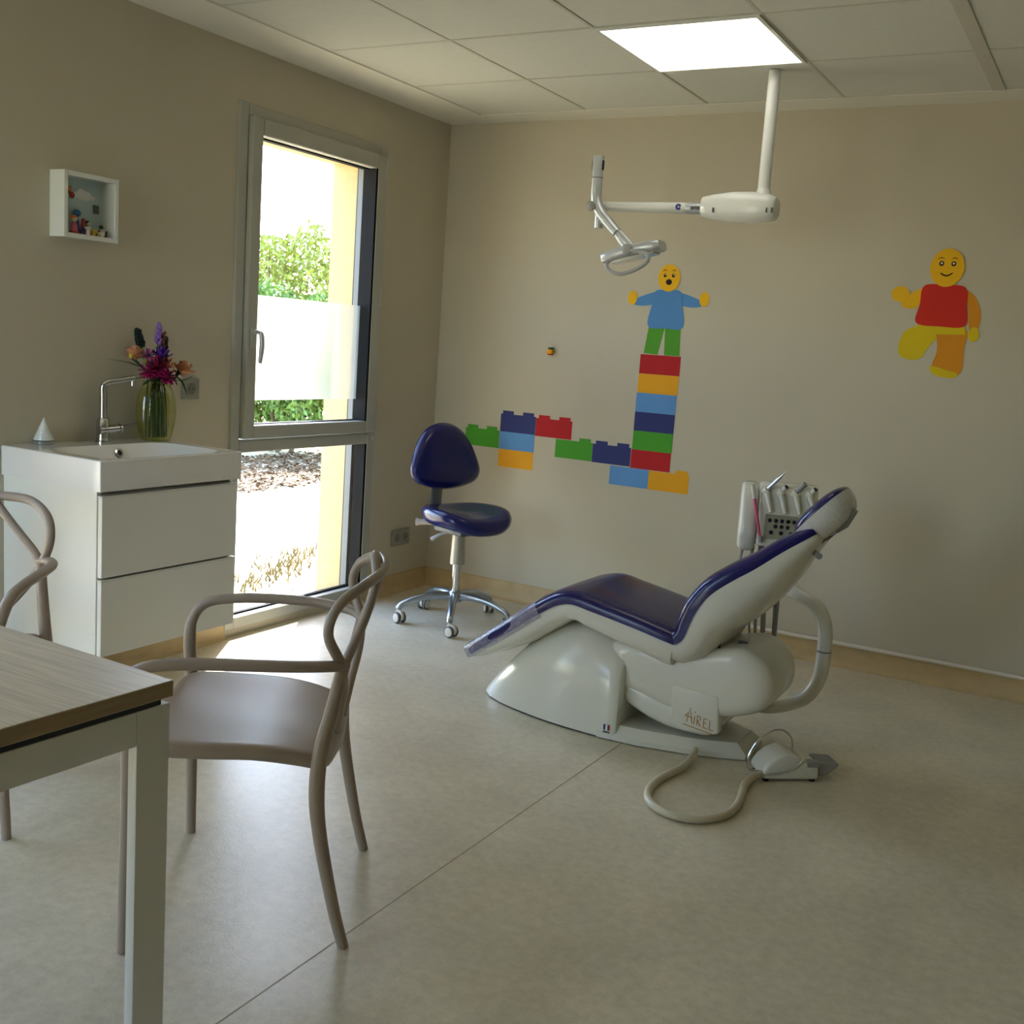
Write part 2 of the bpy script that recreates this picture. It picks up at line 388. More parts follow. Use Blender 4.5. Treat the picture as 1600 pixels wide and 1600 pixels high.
# glazed door behind the viewpoint, the other source of daylight
gd = thing('door_1', 'grey glazed door in the wall facing the stickers', 'door', (.63, YF, WZ0), kind='structure'); del gd['category']
def gbar(x0, x1, z0, z1, nm): MB().box((x0, YF-.12, z0), (x1, YF-.05, z1), .003, 1).obj(nm, M_win, gd, smooth=0)
gbar(FWX[0], FWX[0]+.07, WZ0, WZ1, 'jamb'); gbar(FWX[1]-.07, FWX[1], WZ0, WZ1, 'jamb'); gbar(FWX[0]+.07, FWX[1]-.07, WZ1-.08, WZ1, 'rail'); gbar(FWX[0]+.07, FWX[1]-.07, WZ0, WZ0+.1, 'rail')
MB().box((FWX[0]+.07, YF-.088, WZ0+.1), (FWX[1]-.07, YF-.082, WZ1-.08)).obj('pane', M_glass, gd, smooth=0)

# ================================================================== LARGE OBJECTS
# ------------------------------------------------------------------ dental chair (its axis runs along x at y = AY)
AY = -1.36
dc = thing('dental_chair', 'white and navy reclined dental chair with plastic-wrapped foot end', 'dental chair', (1.75, AY, 0))
def sup(c, e): return math.copysign(abs(c)**e, c)
# pod under the leg rest
pod = []
for x, h, w, e in [(1.232, .012, .022, .9), (1.25, .034, .058, .88), (1.29, .086, .098, .84), (1.36, .168, .137, .76), (1.44, .252, .165, .70), (1.52, .322, .187, .66), (1.60, .362, .203, .62), (1.68, .374, .213, .60), (1.76, .358, .219, .58), (1.82, .335, .221, .56), (1.858, .318, .221, .55), (1.868, .306, .214, .55)]:
    pod.append([Vector((x, AY + w*sup(math.cos(t), e), max(.006, h*sup(math.sin(t), e)))) for t in [PI*k/26 for k in range(27)]])
podo = MB().rings(pod).obj('leg_pod', M_shell, dc, smooth=50)
sk = []
for x, w in [(1.243, .03), (1.29, .096), (1.36, .131), (1.44, .16), (1.52, .183), (1.6, .2), (1.68, .21), (1.86, .216)]:
    sk.append([Vector((x, AY-w, 0)), Vector((x, AY+w, 0)), Vector((x, AY+w, .006)), Vector((x, AY-w, .006))])
MB().rings(sk).obj('floor_gasket', M_black, podo, smooth=0)
# base plate
bp_o = [(1.80, .224), (1.95, .214), (2.10, .178), (2.22, .135), (2.30, .096)]
bp_i = [(1.80, .190), (1.95, .182), (2.10, .148), (2.20, .112), (2.262, .080)]
def ringof(pts, z): return [Vector((x, AY-w, z)) for x, w in pts]+[Vector((x, AY+w, z)) for x, w in pts[::-1]]
MB().rings([ringof(bp_o, .004), ringof(bp_o, .022), ringof(bp_i, .052)]).obj('base_plate', M_shell, dc, smooth=30)
# lifting body: side profile pushed across, chamfered flanks
def body(name, prof, w, inset, m, sm=35, bev=.02):
    return MB().prism(prof, 1, AY-w, AY+w, bev, 3).obj(name, m, dc, smooth=sm)
bprof = spl([(1.80, .33), (1.80, .20), (1.90, .165), (2.02, .135), (2.16, .135), (2.29, .17), (2.362, .212), (2.380, .285), (2.352, .355), (2.28, .395), (2.20, .385), (2.02, .34)], 5, True)
MB().soft_prism([tuple(p) for p in bprof], AY-.172, AY+.172, .045).obj('lift_body', M_shell, dc, smooth=50)
kprof = spl([(1.80, .21), (1.84, .145), (1.92, .102), (2.02, .074), (2.12, .068), (2.19, .08), (2.21, .15), (2.05, .17), (1.90, .20)], 5, True)
MB().soft_prism([tuple(p) for p in kprof], AY-.162, AY+.162, .035).obj('keel', M_shell, dc, smooth=50)
MB().prism([(2.045, .235), (2.212, .228), (2.222, .10), (2.205, .093), (2.085, .084), (2.05, .10)], 1, AY-.1740, AY-.13, .006, 3).obj('motor_cover', M_shell, dc, smooth=50)
# logo written in gold strokes on the motor cover (A i R E L, underlined), each stroke a fine raised tube
M_gold = mat('gold_print', (190, 128, 32), .5, var=.05)
lg = MB(); LX, LZ, LW, LH = 2.098, .119, .100, .052
def stroke(pts):
    P = [(LX+u*LW, AY-.1746, LZ+v*LH - .012*u) for u, v in pts]; lg.tube(P, .0015, 6)
stroke([(0.10, .0), (.19, 1.0), (.29, .0)]); stroke([(.02, .34), (.16, .38), (.30, .36)]); stroke([(.02, .34), (.08, .50), (.13, .62)])
stroke([(.36, .0), (.37, .55)]); stroke([(.365, .78), (.372, .86)])
stroke([(.47, .0), (.47, .66), (.57, .62), (.58, .42), (.48, .33), (.60, .0)])
stroke([(.83, .62), (.70, .62), (.70, .33), (.80, .33)]); stroke([(.70, .33), (.70, .0), (.84, .0)])
stroke([(.91, .62), (.91, .0), (1.05, .0)]); stroke([(-.02, -.22), (.5, -.24), (1.05, -.22)])
lg.obj('lettering', M_gold, dc, label='gold handwritten AIREL lettering')
# tricolour flag sticker with a line of print
for k, (c, nm) in enumerate([((30, 34, 104), 'flag_blue'), ((230, 230, 230), 'flag_white'), ((170, 30, 50), 'flag_red')]):
    MB().box((1.826+k*.0075, AY-.2242, .036), (1.8335+k*.0075, AY-.2205, .055)).obj('flag_stripe', mat(nm, c, .5, var=0), podo, smooth=0)
for k in range(4): MB().box((1.825+k*.0065, AY-.2242, .026), (1.8300+k*.0065, AY-.2205, .031)).obj('sticker_print', M_dgrey, podo, smooth=0)
# vents on the top of the lift body
for k in range(2): MB().box((2.155+.07*k, AY-.13+.07*k, .372+.016*k), (2.185+.07*k, AY-.124+.07*k, .402)).obj('vent_slot', M_black, dc, smooth=0)

SEAT = [(1.244, .181), (1.341, .249), (1.439, .32), (1.53, .39), (1.592, .433), (1.636, .453), (1.682, .459), (1.742, .449), (1.84, .433), (1.937, .415), (2.019, .397), (2.057, .389)]
SEAT_W = [.185, .215, .230, .237, .240, .240, .240, .240, .240, .240, .238, .235]
BACK = [(2.062, .390), (2.087, .414), (2.104, .464), (2.125, .517), (2.165, .577), (2.230, .633), (2.294, .680), (2.371, .745), (2.455, .808)]
BACK_W = [.235, .235, .234, .232, .225, .210, .190, .155, .110]
def normals(P):
    N = []
    for i in range(len(P)):
        a = P[max(0, i-1)]; c = P[min(len(P)-1, i+1)]; t = (Vector(c)-Vector(a)).normalized(); N.append(Vector((-t.y, t.x)))   # up / front side
    return N
def half_loft(P, th, wd, side, e=.55, K=16, base=0.):
    """half superellipse section raised from the path P by th on one side, half width wd"""
    N = normals(P); R = []; n = len(P)
    for i, p in enumerate(P):
        t_ = interp(th, i/(n-1)); w_ = interp(wd, i/(n-1)); ring = []
        for k in range(K+1):
            q_ = 2*k/K; a = PI/2*q_**2.1 if q_ <= 1 else PI-PI/2*(2-q_)**2.1; off = base + t_*sup(math.sin(a), e); q = Vector(p)+N[i]*off*side
            ring.append(Vector((q.x, AY-w_*sup(math.cos(a), e), q.y)))
        R.append(ring)
    return R
sp = [tuple(p) for p in spl(SEAT, 4)]; bk = [tuple(p) for p in spl(BACK, 4)]
IN = lambda W, d: [w_-d for w_ in W]
MB().rings(half_loft(sp, [.044, .050, .052, .052, .052, .052, .052, .05, .048, .046, .045, .043], SEAT_W, 1, .45)).obj('seat_cushion', M_blue, dc, smooth=60)
MB().rings(half_loft(bk, [.05, .055, .060, .062, .060, .056, .052, .045, .030], BACK_W, 1, .42)).obj('back_cushion', M_blue, dc, smooth=60)
# white shells beneath the two cushions
MB().rings(half_loft(sp, [.02, .05, .07, .074, .074, .074, .078, .085, .095, .10, .104, .10], IN(SEAT_W, .008), -1, .5)).obj('seat_shell', M_shell, dc, smooth=60)
MB().rings(half_loft([(2.033, .397), (2.050, .391)]+bk, [.085, .09, .10, .112, .13, .142, .140, .126, .100, .064, .022], [.228, .228]+IN(BACK_W, .006), -1, .6)).obj('back_shell', M_shell, dc, smooth=60)
# plastic wrap over the foot end, with a torn oval opening on the near flank
fp = [tuple(p) for p in spl(SEAT[:5], 36)]; fp = fp[:118]
fp = [(fp[0][0]-.012, fp[0][1]-.008)]+fp
FW = [.192, .223, .238, .2435]
R1 = half_loft(fp, [.050, .054, .056, .057, .057], FW, 1, .45, 96); R2 = half_loft(fp, [.012, .018, .02], FW, -1, .45, 96)
cv = MB().rings(R1, cap=False, closed=False)
cv.f = [f for f in cv.f if not ((lambda c: ((c.x-1.385)/.050)**2+((c.z-(.249+(c.x-1.341)*.72+.026))/.021)**2 < 1 and c.y < AY-.15)(sum((cv.v[i] for i in f), Vector())/4))]
cv.rings(R2[:1]+R2, cap=False, closed=False); k = len(cv.v)
cv.add(R1[0]+R2[0][::-1], [tuple(range(194))])
cv.obj('foot_cover', M_film, dc, smooth=60, label='clear plastic foot cover')
# headrest
hd = Vector((.66, 0, .75)).normalized(); hn = Vector((-.75, 0, .66)).normalized(); hc = Vector((2.442, AY, .874))
hm = frame_mtx((0, 0, 0), hd, (0, 1, 0), hn)
def pillow(th0, th1, a, bb, e=.8, seg=32):
    R = []
    for i in range(9):
        t = i/8; ph = PI/2*t; s_ = max(math.cos(ph), .02)**.6
        R.append([hc + hm @ Vector((a*s_*sup(math.cos(2*PI*k/seg), e), bb*s_*sup(math.sin(2*PI*k/seg), e), th0+(th1-th0)*math.sin(ph))) for k in range(seg)])
    return MB().rings(R)
hr = pillow(0.0, .030, .108, .118).obj('headrest_cushion', M_blue, dc, smooth=60)
pillow(-.0005, -.082, .108, .118).obj('headrest_cover', M_film2, dc, smooth=60, label='white plastic headrest cover')
pillow(-.001, -.06, .100, .110).obj('headrest_shell', M_shell, hr, smooth=60)
for s_ in (-1, 1):
    MB().tube([(2.405, AY+.035*s_, .722), (2.461, AY+.035*s_, .786), (2.487, AY+.035*s_, .815)], .011, 8, flat=.6, flat_dir=(0, 1, 0)).obj('headrest_bar', M_dgrey, dc)
MB().tube([(2.487, AY-.05, .816), (2.487, AY+.05, .816)], .015, 12).obj('headrest_hinge', M_grey, dc)
MB().tube([(2.487, AY-.02, .816), (2.517, AY-.02, .845), (2.545, AY-.02, .895)], [.015, .021, .016], 10).obj('headrest_bracket', M_grey, dc)
MB().tube([(2.432, AY-.035, .742), (2.468, AY-.085, .735)], [.008, .011], 8).obj('release_lever', M_grey, dc)
# instrument unit on its arm, on the far side
AYT = -1.13
MB().tube(spl([(2.20, -1.22, .135), (2.28, -1.18, .118), (2.358, AYT, .135), (2.412, AYT, .178), (2.445, AYT, .255), (2.449, AYT, .368), (2.438, AYT, .450), (2.400, AYT+.01, .503), (2.327, AYT+.04, .524), (2.24, AYT+.10, .535), (2.19, AYT+.13, .56), (2.18, AYT+.14, .66)], 6), .0255, 14).obj('unit_arm', M_shell, dc)
MB().tube([(2.449, AYT, .345), (2.449, AYT, .349)], .0262, 14).obj('arm_joint', M_dgrey, dc)
un = Vector((.33, -.944, 0)); ur = Vector((.944, .33, 0)); uo = Vector((2.208, -.99, .0))
def U(a, d, z): return uo + ur*a + un*d + Vector((0, 0, z))      # along the face, towards the viewer, up
um = frame_mtx(uo, ur, un, (0, 0, 1))
ub = MB()
ub.prism([(-.06, .66), (.055, .675), (.050, .70), (.034, .76), (.02, .83), (-.01, .90), (-.075, .905)], 0, -.085, .125, .012, 2, mtx=um)
unit = ub.obj('instrument_unit', M_shell, dc, smooth=40)
# rounded cheek on the left with the pink ended handpiece
MB().prism([(-.085, .895), (-.055, .90), (-.02, .885), (.01, .86), (.045, .78), (.06, .71), (.045, .652), (-.02, .64), (-.075, .67), (-.095, .75), (-.098, .83)], 0, -.150, -.0865, .022, 4, mtx=um).obj('unit_cheek', M_shell, unit, smooth=40)
M_pink = mat('pink_tube', (206, 84, 120), .4, var=.02)
MB().tube([U(-.116, .035, .895), U(-.104, .046, .845)], .008, 8).obj('handpiece', M_shell, unit)
MB().tube([U(-.104, .046, .845), U(-.073, .067, .712)], .006, 8).obj('pink_stripe', M_pink, unit)
MB().tube([U(-.073, .067, .714), U(-.068, .069, .690)], .009, 10).obj('handpiece_cap', M_grey, unit)
# keypad plate, sloped face between (.05,.70) and (.03,.79)
pn = Vector((0, .975, .22)); pu = Vector((0, -.22, .975))
def K(a, h, out=0.): q = Vector((0, .0505, .699))+pu*h+pn*out; return U(a, q.y, q.z)
kb = MB(); kb.add([K(-.058, .004, .0005), K(.062, .004, .0005), K(.062, .094, .0005), K(-.058, .094, .0005), K(-.058, .004, .005), K(.062, .004, .005), K(.062, .094, .005), K(-.058, .094, .005)], [(0, 1, 2, 3), (4, 5, 6, 7), (0, 1, 5, 4), (1, 2, 6, 5), (2, 3, 7, 6), (3, 0, 4, 7)])
kp = kb.obj('keypad', mat('keypad_grey', (150, 148, 130), .5, var=.02), unit, smooth=0)
pw = (un*.975+Vector((0, 0, .22))).normalized()
for row, n, h in ((0, 5, .072), (1, 3, .051), (2, 3, .028)):
    for k in range(n):
        a = {0: -.044+.022*k, 1: -.022+.022*k, 2: -.036+.036*k}[row]+.002
        c = K(a, h, .004); MB().lathe([(.0075, 0), (.0075, .003), (.006, .004)], seg=12, mtx=aim(c, pw)).obj('button', M_black, kp)
# four holders with instruments
for k in range(4):
    a = -.062+.052*k
    base = U(a, .0, .872); d = (ur*.55+un*.35+Vector((0, 0, .75))).normalized()
    MB().tube([base-d*.012, base+d*.010], [.014, .015], 12).obj('holder', M_shell, unit)
    MB().tube([U(a, .018, .865), U(a+.02, .042, .80)], [.013, .006], 10).obj('holder_groove', M_shell, unit)
    if k == 0: MB().tube([base, base+d*.07, base+d*.085, base+d*.11], [.009, .0075, .004, .0012], 10).obj('scaler', M_chrome, unit)
    elif k == 2: MB().tube([base, base+d*.045], .009, 10).tube([base+d*.045, base+d*.055], .011, 10).obj('syringe', M_grey, unit)
    else: MB().tube([base, base+d*.028], .008, 10).obj('coupling', M_shell, unit); MB().tube([base+d*.028, base+d*.034], .008, 10).obj('coupling_end', M_black, unit)
# grey supply tubes hanging below the unit
for k, (x0, x1, zt, r) in enumerate([(2.085, 2.16, .64, .006), (2.12, 2.175, .64, .007), (2.15, 2.20, .66, .010), (2.20, 2.238, .66, .010), (2.22, 2.225, .66, .006)]):
    y0 = -1.02+.012*k
    MB().tube(spl([(x0, y0, zt+.02), (x0-.004, y0, zt-.08), ((x0+x1)/2+.012, y0-.03, .44), (x1, y0-.05, .28), (x1-.015, y0-.1, .17)], 6), r, 8).obj('supply_tube', M_grey, dc)

# ------------------------------------------------------------------ foot control with hose
fc = thing('foot_control', 'white foot control with wire loop and beige hose on the floor', 'foot pedal', (2.47, -1.54, 0))
fu = Vector((.79, .613, 0)); fv = Vector((-.613, .79, 0)); fo = Vector((2.405, -1.592, 0))
fm = frame_mtx(fo, fu, fv, (0, 0, 1))
fb = MB().prism([(0, .006), (-.005, .03), (.012, .058), (.04, .082), (.075, .094), (.105, .088), (.135, .068), (.185, .066), (.19, .006)], 1, .0, .115, .01, 3, mtx=fm).obj('housing', M_shell, fc, smooth=40)
MB().box((.142, -.0012, .048), (.188, .03, .068), .003, 1, mtx=fm).obj('side_insert', M_grey, fb)
MB().tube([fm @ Vector(p) for p in spl([(.0, -.002, .022), (.06, -.003, .034), (.105, -.003, .052), (.13, .0, .078)], 5)], .0028, 6).obj('trim_wire', M_chrome, fb)
MB().prism([(.191, .012), (.191, .062), (.262, .058), (.262, .048), (.23, .02)], 1, .015, .10, .004, 1, mtx=fm).obj('pedal', M_grey, fc, smooth=30)
for a in (.012, .17):
    for d in (.012, .1): MB().lathe([(.01, 0), (.01, .008)], seg=12, mtx=fm @ Matrix.Translation((a, d, 0))).obj('foot', M_black, fc)
MB().tube([fm @ Vector(p) for p in spl([(-.006, .03, .024), (-.042, .03, .034), (-.046, .03, .075), (-.022, .03, .125), (.022, .034, .158), (.066, .042, .160), (.104, .052, .128), (.110, .055, .082)], 7)], .0032, 8).obj('wire_handle', M_chrome, fc)
MB().tube([(x, y, z) for x, y, z in [tuple(p) for p in spl([(2.150, -1.545, .034), (2.156, -1.575, .022), (2.160, -1.68, .0145), (2.140, -1.785, .0135), (2.136, -1.888, .0135), (2.159, -1.975, .0135), (2.205, -2.032, .0135), (2.271, -2.055, .0135), (2.343, -2.036, .0135), (2.392, -1.966, .0135), (2.404, -1.878, .0135), (2.392, -1.785, .0135), (2.372, -1.69, .0135), (2.376, -1.62, .016), (2.402, -1.572, .022)], 7)]], .0125, 12).obj('hose', M_hose, fc)

# ------------------------------------------------------------------ swivel stool
SX, SY = .575, -.60
st = thing('swivel_stool', 'navy upholstered operator stool on chrome castor base by the corner', 'stool', (SX, SY, 0))
for k in range(5):
    a = math.radians(226+72*k); d = Vector((math.cos(a), math.sin(a), 0)); c = Vector((SX, SY, 0)); ex = c+d*.275
    MB().tube(spl([c+d*.018+Vector((0, 0, .128)), c+d*.09+Vector((0, 0, .132)), c+d*.18+Vector((0, 0, .118)), c+d*.255+Vector((0, 0, .088)), ex+Vector((0, 0, .066))], 5), [.021, .019, .017, .015, .014], 10).obj('base_leg', M_alu, st)
    cs = MB().tube([ex+Vector((0, 0, .05)), ex+Vector((0, 0, .068))], .008, 8)
    side = Vector((-d.y, d.x, 0)); tr = (d*.6+side*.8).normalized() if k % 2 else (d*-.4+side*.9).normalized(); ax = Vector((-tr.y, tr.x, 0)); wc = ex+tr*.014+Vector((0, 0, .0275))
    cs.tube([wc-ax*.006+Vector((0, 0, .008)), wc+ax*.006+Vector((0, 0, .008))], .028, 16); ca = cs.obj('castor', M_duct, st)
    for q in (-1, 1):
        MB().lathe([(.012, 0), (.024, .001), (.0265, .004), (.0265, .014), (.02, .0155)], seg=20, mtx=aim(wc+ax*.0065*q, ax*q)).obj('wheel', M_dgrey, ca)
        MB().lathe([(.021, 0), (.021, .0015), (.016, .003)], seg=20, mtx=aim(wc+ax*.0215*q, ax*q)).obj('hub_cap', M_duct, ca)
MB().lathe([(.027, .10), (.034, .105), (.034, .145), (.026, .155)], (SX, SY, 0), 20).obj('hub', M_alu, st)
MB().lathe([(.0225, .15), (.0225, .30)], (SX, SY, 0), 20).obj('gas_spring', M_chrome, st)
MB().lathe([(.030, .285), (.036, .287), (.031, .44)], (SX, SY, 0), 20).obj('column_sleeve', mat('sleeve_grey_metal', (176, 172, 158), .4, .4), st)
sa = math.radians(-20); sf = Vector((math.cos(sa), math.sin(sa), 0)); sl_ = Vector((-sf.y, sf.x, 0)); sc0 = Vector((SX+.035, SY-.01, 0))
# saddle seat: rounded outline, thick rolled edge, dished middle
def pad_rings(outline, zf, rings, mtxf):
    R = []
    for (sc, dz) in rings: R.append([mtxf(p[0]*sc, p[1]*sc, zf(p[0]*sc, p[1]*sc)+dz) for p in outline])
    return MB().rings(R)
so_ = []
for k in range(44):
    t = 2*PI*k/44; x = .195*sup(math.cos(t), .72); y = (.205 - .03*(1 if math.cos(t) < 0 else 0)*abs(math.cos(t)))*sup(math.sin(t), .72); so_.append((x, y))
def seat_z(x, y): return .545 + .03*min(1, (abs(y)/.2)**2) + .018*max(0, -x/.2)**2 - .022*max(0, x/.2)**3
def sm(x, y, z): return sc0+sf*x+sl_*y+Vector((0, 0, z))
pad_rings(so_, seat_z, [(.02, -.01), (.35, -.009), (.62, -.005), (.80, .0), (.90, -.002), (.96, -.012), (1.0, -.034), (.985, -.055), (.93, -.071), (.84, -.079), (.4, -.082), (.02, -.082)], sm).obj('seat_cushion', M_blue2, st, smooth=60)
MB().box((-.11, -.1, .445), (.10, .1, .468), .008, 2, mtx=frame_mtx(sc0, sf, sl_, (0, 0, 1))).obj('seat_plate', M_dgrey, st)
# backrest, a rounded triangle leaning back
bo = []
for p in spl([(0, .150), (.075, .128), (.128, .065), (.165, -.03), (.168, -.085), (.125, -.125), (.0, -.148), (-.125, -.125), (-.168, -.085), (-.165, -.03), (-.128, .065), (-.075, .128)], 4, True): bo.append((p[0]*1.2, p[1]*1.08))
bn = (sf*.985+Vector((0, 0, .17))).normalized(); bu = sl_.cross(bn)*-1
bu = bu if bu.z > 0 else -bu
bc = sc0 - sf*.185 + Vector((0, 0, .788))
def bmp(x, y, z): return bc + sl_*x + bu*y + bn*(z + .22*x*x)
pad_rings(bo, lambda x, y: 0, [(.02, .030), (.5, .030), (.78, .026), (.92, .016), (1.0, -.004), (.98, -.020), (.9, -.034), (.5, -.040), (.02, -.040)], bmp).obj('backrest_cushion', M_blue2, st, smooth=60)
bkm = frame_mtx(sc0, sf, sl_, (0, 0, 1))
MB().tube([bkm @ Vector(p) for p in spl([(-.05, 0, .445), (-.20, 0, .445), (-.235, 0, .47), (-.238, 0, .55), (-.232, 0, .66), (-.218, 0, .80)], 6)], .034, 12, flat=.22, flat_dir=tuple(sf)).obj('back_bracket', mat('bracket_grey', (132, 134, 126), .4, .5), st)
MB().tube([(.46, -.62, .476), (.385, -.655, .470), (.368, -.66, .469)], [.014, .014, .021], 12).obj('tension_knob', M_duct, st)
MB().tube([(.56, -.63, .452), (.50, -.655, .424), (.463, -.665, .398)], [.006, .007, .012], 8).obj('height_lever', M_lampgrey, st)

# ------------------------------------------------------------------ vanity cabinet, basin
vc = thing('vanity_cabinet', 'white gloss two-drawer vanity cabinet hung under the washbasin', 'cabinet', (.24, -2.31, .25))
VY0, VY1 = -2.612, -2.004
cb = MB()
cb.box((.001, VY0, .25), (.462, VY0+.018, .790), .001, 1).box((.001, VY1-.018, .25), (.462, VY1, .790), .001, 1).box((.001, VY0+.018, .25), (.46, VY1-.018, .268)).box((.001, VY0+.018, .268), (.02, VY1-.018, .789)).box((.40, VY0+.018, .74), (.425, VY1-.018, .789))
cb.obj('carcass', M_cab, vc, smooth=0)
MB().box((.395, VY0+.0185, .2685), (.40, VY1-.0185, .739)).obj('drawer_gap_shade', M_black, vc, smooth=0)  # black sheet that gives the drawer gaps their shade by colour
for z0, z1 in ((.508, .772), (.246, .498)):
    dr = MB().box((.4645, VY0+.003, z0), (.484, VY1-.003, z1), .0012, 1).obj('drawer', M_cab, vc, smooth=0)
    MB().box((.446, VY0+.003, z1-.004), (.4845, VY1-.003, z1+.003), .001, 1).obj('grip_lip', M_white, dr, smooth=0)
wb = thing('washbasin', 'white ceramic washbasin with overflow hole on the vanity cabinet', 'washbasin', (.245, -2.31, .79))
BY0, BY1, BX1, BZ0, BZ1 = -2.622, -1.994, .490, .7905, .890
def rrect(x0, x1, y0, y1, r, z, n=6):
    out = []
    for cx, cy, a0 in ((x1-r, y1-r, 0), (x0+r, y1-r, 90), (x0+r, y0+r, 180), (x1-r, y0+r, 270)):
        for k in range(n+1):
            a = math.radians(a0+90*k/n); out.append(Vector((cx+r*math.cos(a), cy+r*math.sin(a), z)))
    return out
R = [rrect(.0015, BX1, BY0, BY1, .004, BZ0), rrect(.0015, BX1, BY0, BY1, .004, BZ1-.003), rrect(.0045, BX1-.003, BY0+.003, BY1-.003, .004, BZ1),
     rrect(.135, BX1-.014, BY0+.05, BY1-.05, .09, BZ1), rrect(.142, BX1-.018, BY0+.056, BY1-.056, .088, BZ1-.006), rrect(.165, BX1-.035, BY0+.085, BY1-.085, .085, BZ1-.055),
     rrect(.20, BX1-.07, BY0+.14, BY1-.14, .08, BZ1-.083), rrect(.29, BX1-.16, BY0+.26, BY1-.26, .03, BZ1-.088)]
MB().rings(R).obj('basin', M_ceramic, wb, smooth=35)
MB().lathe([(.017, 0), (.0175, .005), (.0105, .006), (.0105, .001)], seg=20, mtx=aim((.1535, -2.262, .860), (.9, 0, .42))).obj('overflow_ring', M_chrome, wb)
MB().lathe([(.0105, 0), (.0105, .004)], seg=16, mtx=aim((.1545, -2.262, .8605), (.9, 0, .42))).obj('overflow_hole', M_black, wb)
MB().lathe([(.032, 0), (.032, .004), (.012, .007)], (.31, -2.31, .8025), 20).obj('drain', M_chrome, wb)

# ------------------------------------------------------------------ desk
tb = thing('desk', 'desk with pale oak top and square off-white metal frame', 'table', (1.2, -4.1, 0))
tr_ = Matrix.Translation((1.928, -3.672, 0)) @ Matrix.Rotation(math.radians(-2.2), 4, 'Z')
def T(a, b_, bev, name, m, par=tb): return MB().box(a, b_, bev, 2, mtx=tr_).obj(name, m, par, smooth=30)
tt = T((-1.6, -.80, .711), (0, 0, .74), .0012, 'desk_top', M_wood)
T((-.0004, -.799, .7125), (.0012, -.001, .7385), .0, 'edge_band', M_woodedge, tt)
LW_, LT = .068, .022
for xa in (-.003-LT, -1.597):
    for ya in (-.003-LW_, -.797): T((xa, ya, 0), (xa+LT, ya+LW_, .70), .002, 'leg', M_metalwhite)
    T((xa+.001, -.797+LW_, .640), (xa+LT-.001, -.003-LW_, .6995), .002, 'frame_beam', M_metalwhite)
for ya in (-.06, -.76): T((-1.597+LT, ya, .660), (-.003-LT, ya+.03, .6995), .002, 'frame_beam', M_metalwhite)
for xa in (-.024, -1.596):
    T((xa, -.78, .7003), (xa+.018, -.02, .7108), 0, 'top_gap_shade', M_black)  # black strip fills the gap under the top, its shade as colour

# ------------------------------------------------------------------ moulded armchairs with looping backs (local: +y is the front)
def make_chair(label):
    c = thing('armchair', label, 'chair', (0, 0, 0), 'taupe looped-back armchairs around the desk')
    out = []
    for p in spl([(.245, .232), (.262, .12), (.250, -.02), (.232, -.12), (.205, -.172), (.10, -.186), (0, -.19), (-.10, -.186), (-.205, -.172), (-.232, -.12), (-.250, -.02), (-.262, .12), (-.245, .232), (-.12, .252), (0, .257), (.12, .252)], 4, True): out.append((p[0], p[1]))
    def zf(x, y):
        r = max(0, -(y-.02)/.2); return .460 - .032*min(1.2, r)**2 - .012*max(0, 1-(x/.24)**2)*max(0, 1-(y/.24)**2)
    pad_rings(out, zf, [(.02, 0), (.4, 0), (.7, 0), (.88, 0), (.955, -.001), (.988, -.006), (1.0, -.016), (.992, -.028), (.96, -.034), (.7, -.03), (.02, -.03)], lambda x, y, z: Vector((x, y, z))).obj('seat', M_taupe, c, smooth=60)
    for s in (-1, 1):
        rl = spl([(s*.235, -.232, 0), (s*.240, -.205, .10), (s*.247, -.172, .26), (s*.243, -.160, .36), (s*.232, -.164, .45), (s*.218, -.182, .54), (s*.205, -.200, .63)], 6)
        MB().tube(rl, [.0125, .0135, .0155, .0175, .017, .0155, .0145], 12).obj('leg', M_taupe, c)
        flg = spl([(s*.289, .232, 0), (s*.280, .232, .15), (s*.268, .232, .32), (s*.262, .234, .45)], 6)
        MB().tube(flg, [.0125, .014, .016, .017], 12).obj('leg', M_taupe, c)
        am = spl([(s*.262, .234, .44), (s*.272, .243, .52), (s*.282, .240, .585), (s*.290, .205, .630), (s*.292, .12, .646), (s*.290, 0, .650), (s*.275, -.10, .648), (s*.24, -.175, .642), (s*.20, -.204, .634)], 6)
        MB().tube(am, [.0165, .0160, .0155, .0155, .0155, .0155, .0150, .0145, .0140], 12, flat=.85, flat_dir=(0, 0, 1)).obj('armrest', M_taupe, c)
    hoop = [(.05, -.178, .435), (.115, -.188, .50), (.175, -.200, .575), (.215, -.196, .640), (.244, -.170, .712), (.228, -.186, .770), (.165, -.232, .803), (.08, -.256, .808), (0, -.262, .806)]
    hp = spl([(-x, y, z) for x, y, z in hoop]+hoop[::-1][1:], 6)
    MB().tube(hp, .0130, 12, flat=.85, flat_dir=(0, 1, .1)).obj('back_hoop', M_taupe, c)
    arch = [(.212, -.190, .600), (.19, -.208, .65), (.140, -.228, .70), (.092, -.243, .75), (.055, -.250, .795), (.026, -.244, .828), (0, -.240, .838)]
    ap = spl([(-x, y, z) for x, y, z in arch]+arch[::-1][1:], 6)
    MB().tube(ap, .0125, 12, flat=.85, flat_dir=(0, 1, .1)).obj('back_arch', M_taupe, c)
    return c
def copy_tree(o, parent=None):
    c = o.copy(); COL.objects.link(c)
    if parent: c.parent = parent
    for ch in list(o.children): copy_tree(ch, c)
    return c
ch1 = make_chair('taupe looped-back armchair drawn up to the leg at the corner of the desk')
ch2 = copy_tree(ch1); ch2['label'] = 'taupe looped-back armchair between the desk and the vanity cabinet'
ch1.location = (1.6025, -3.077, 0); ch1.rotation_euler = (0, 0, math.radians(121.9))
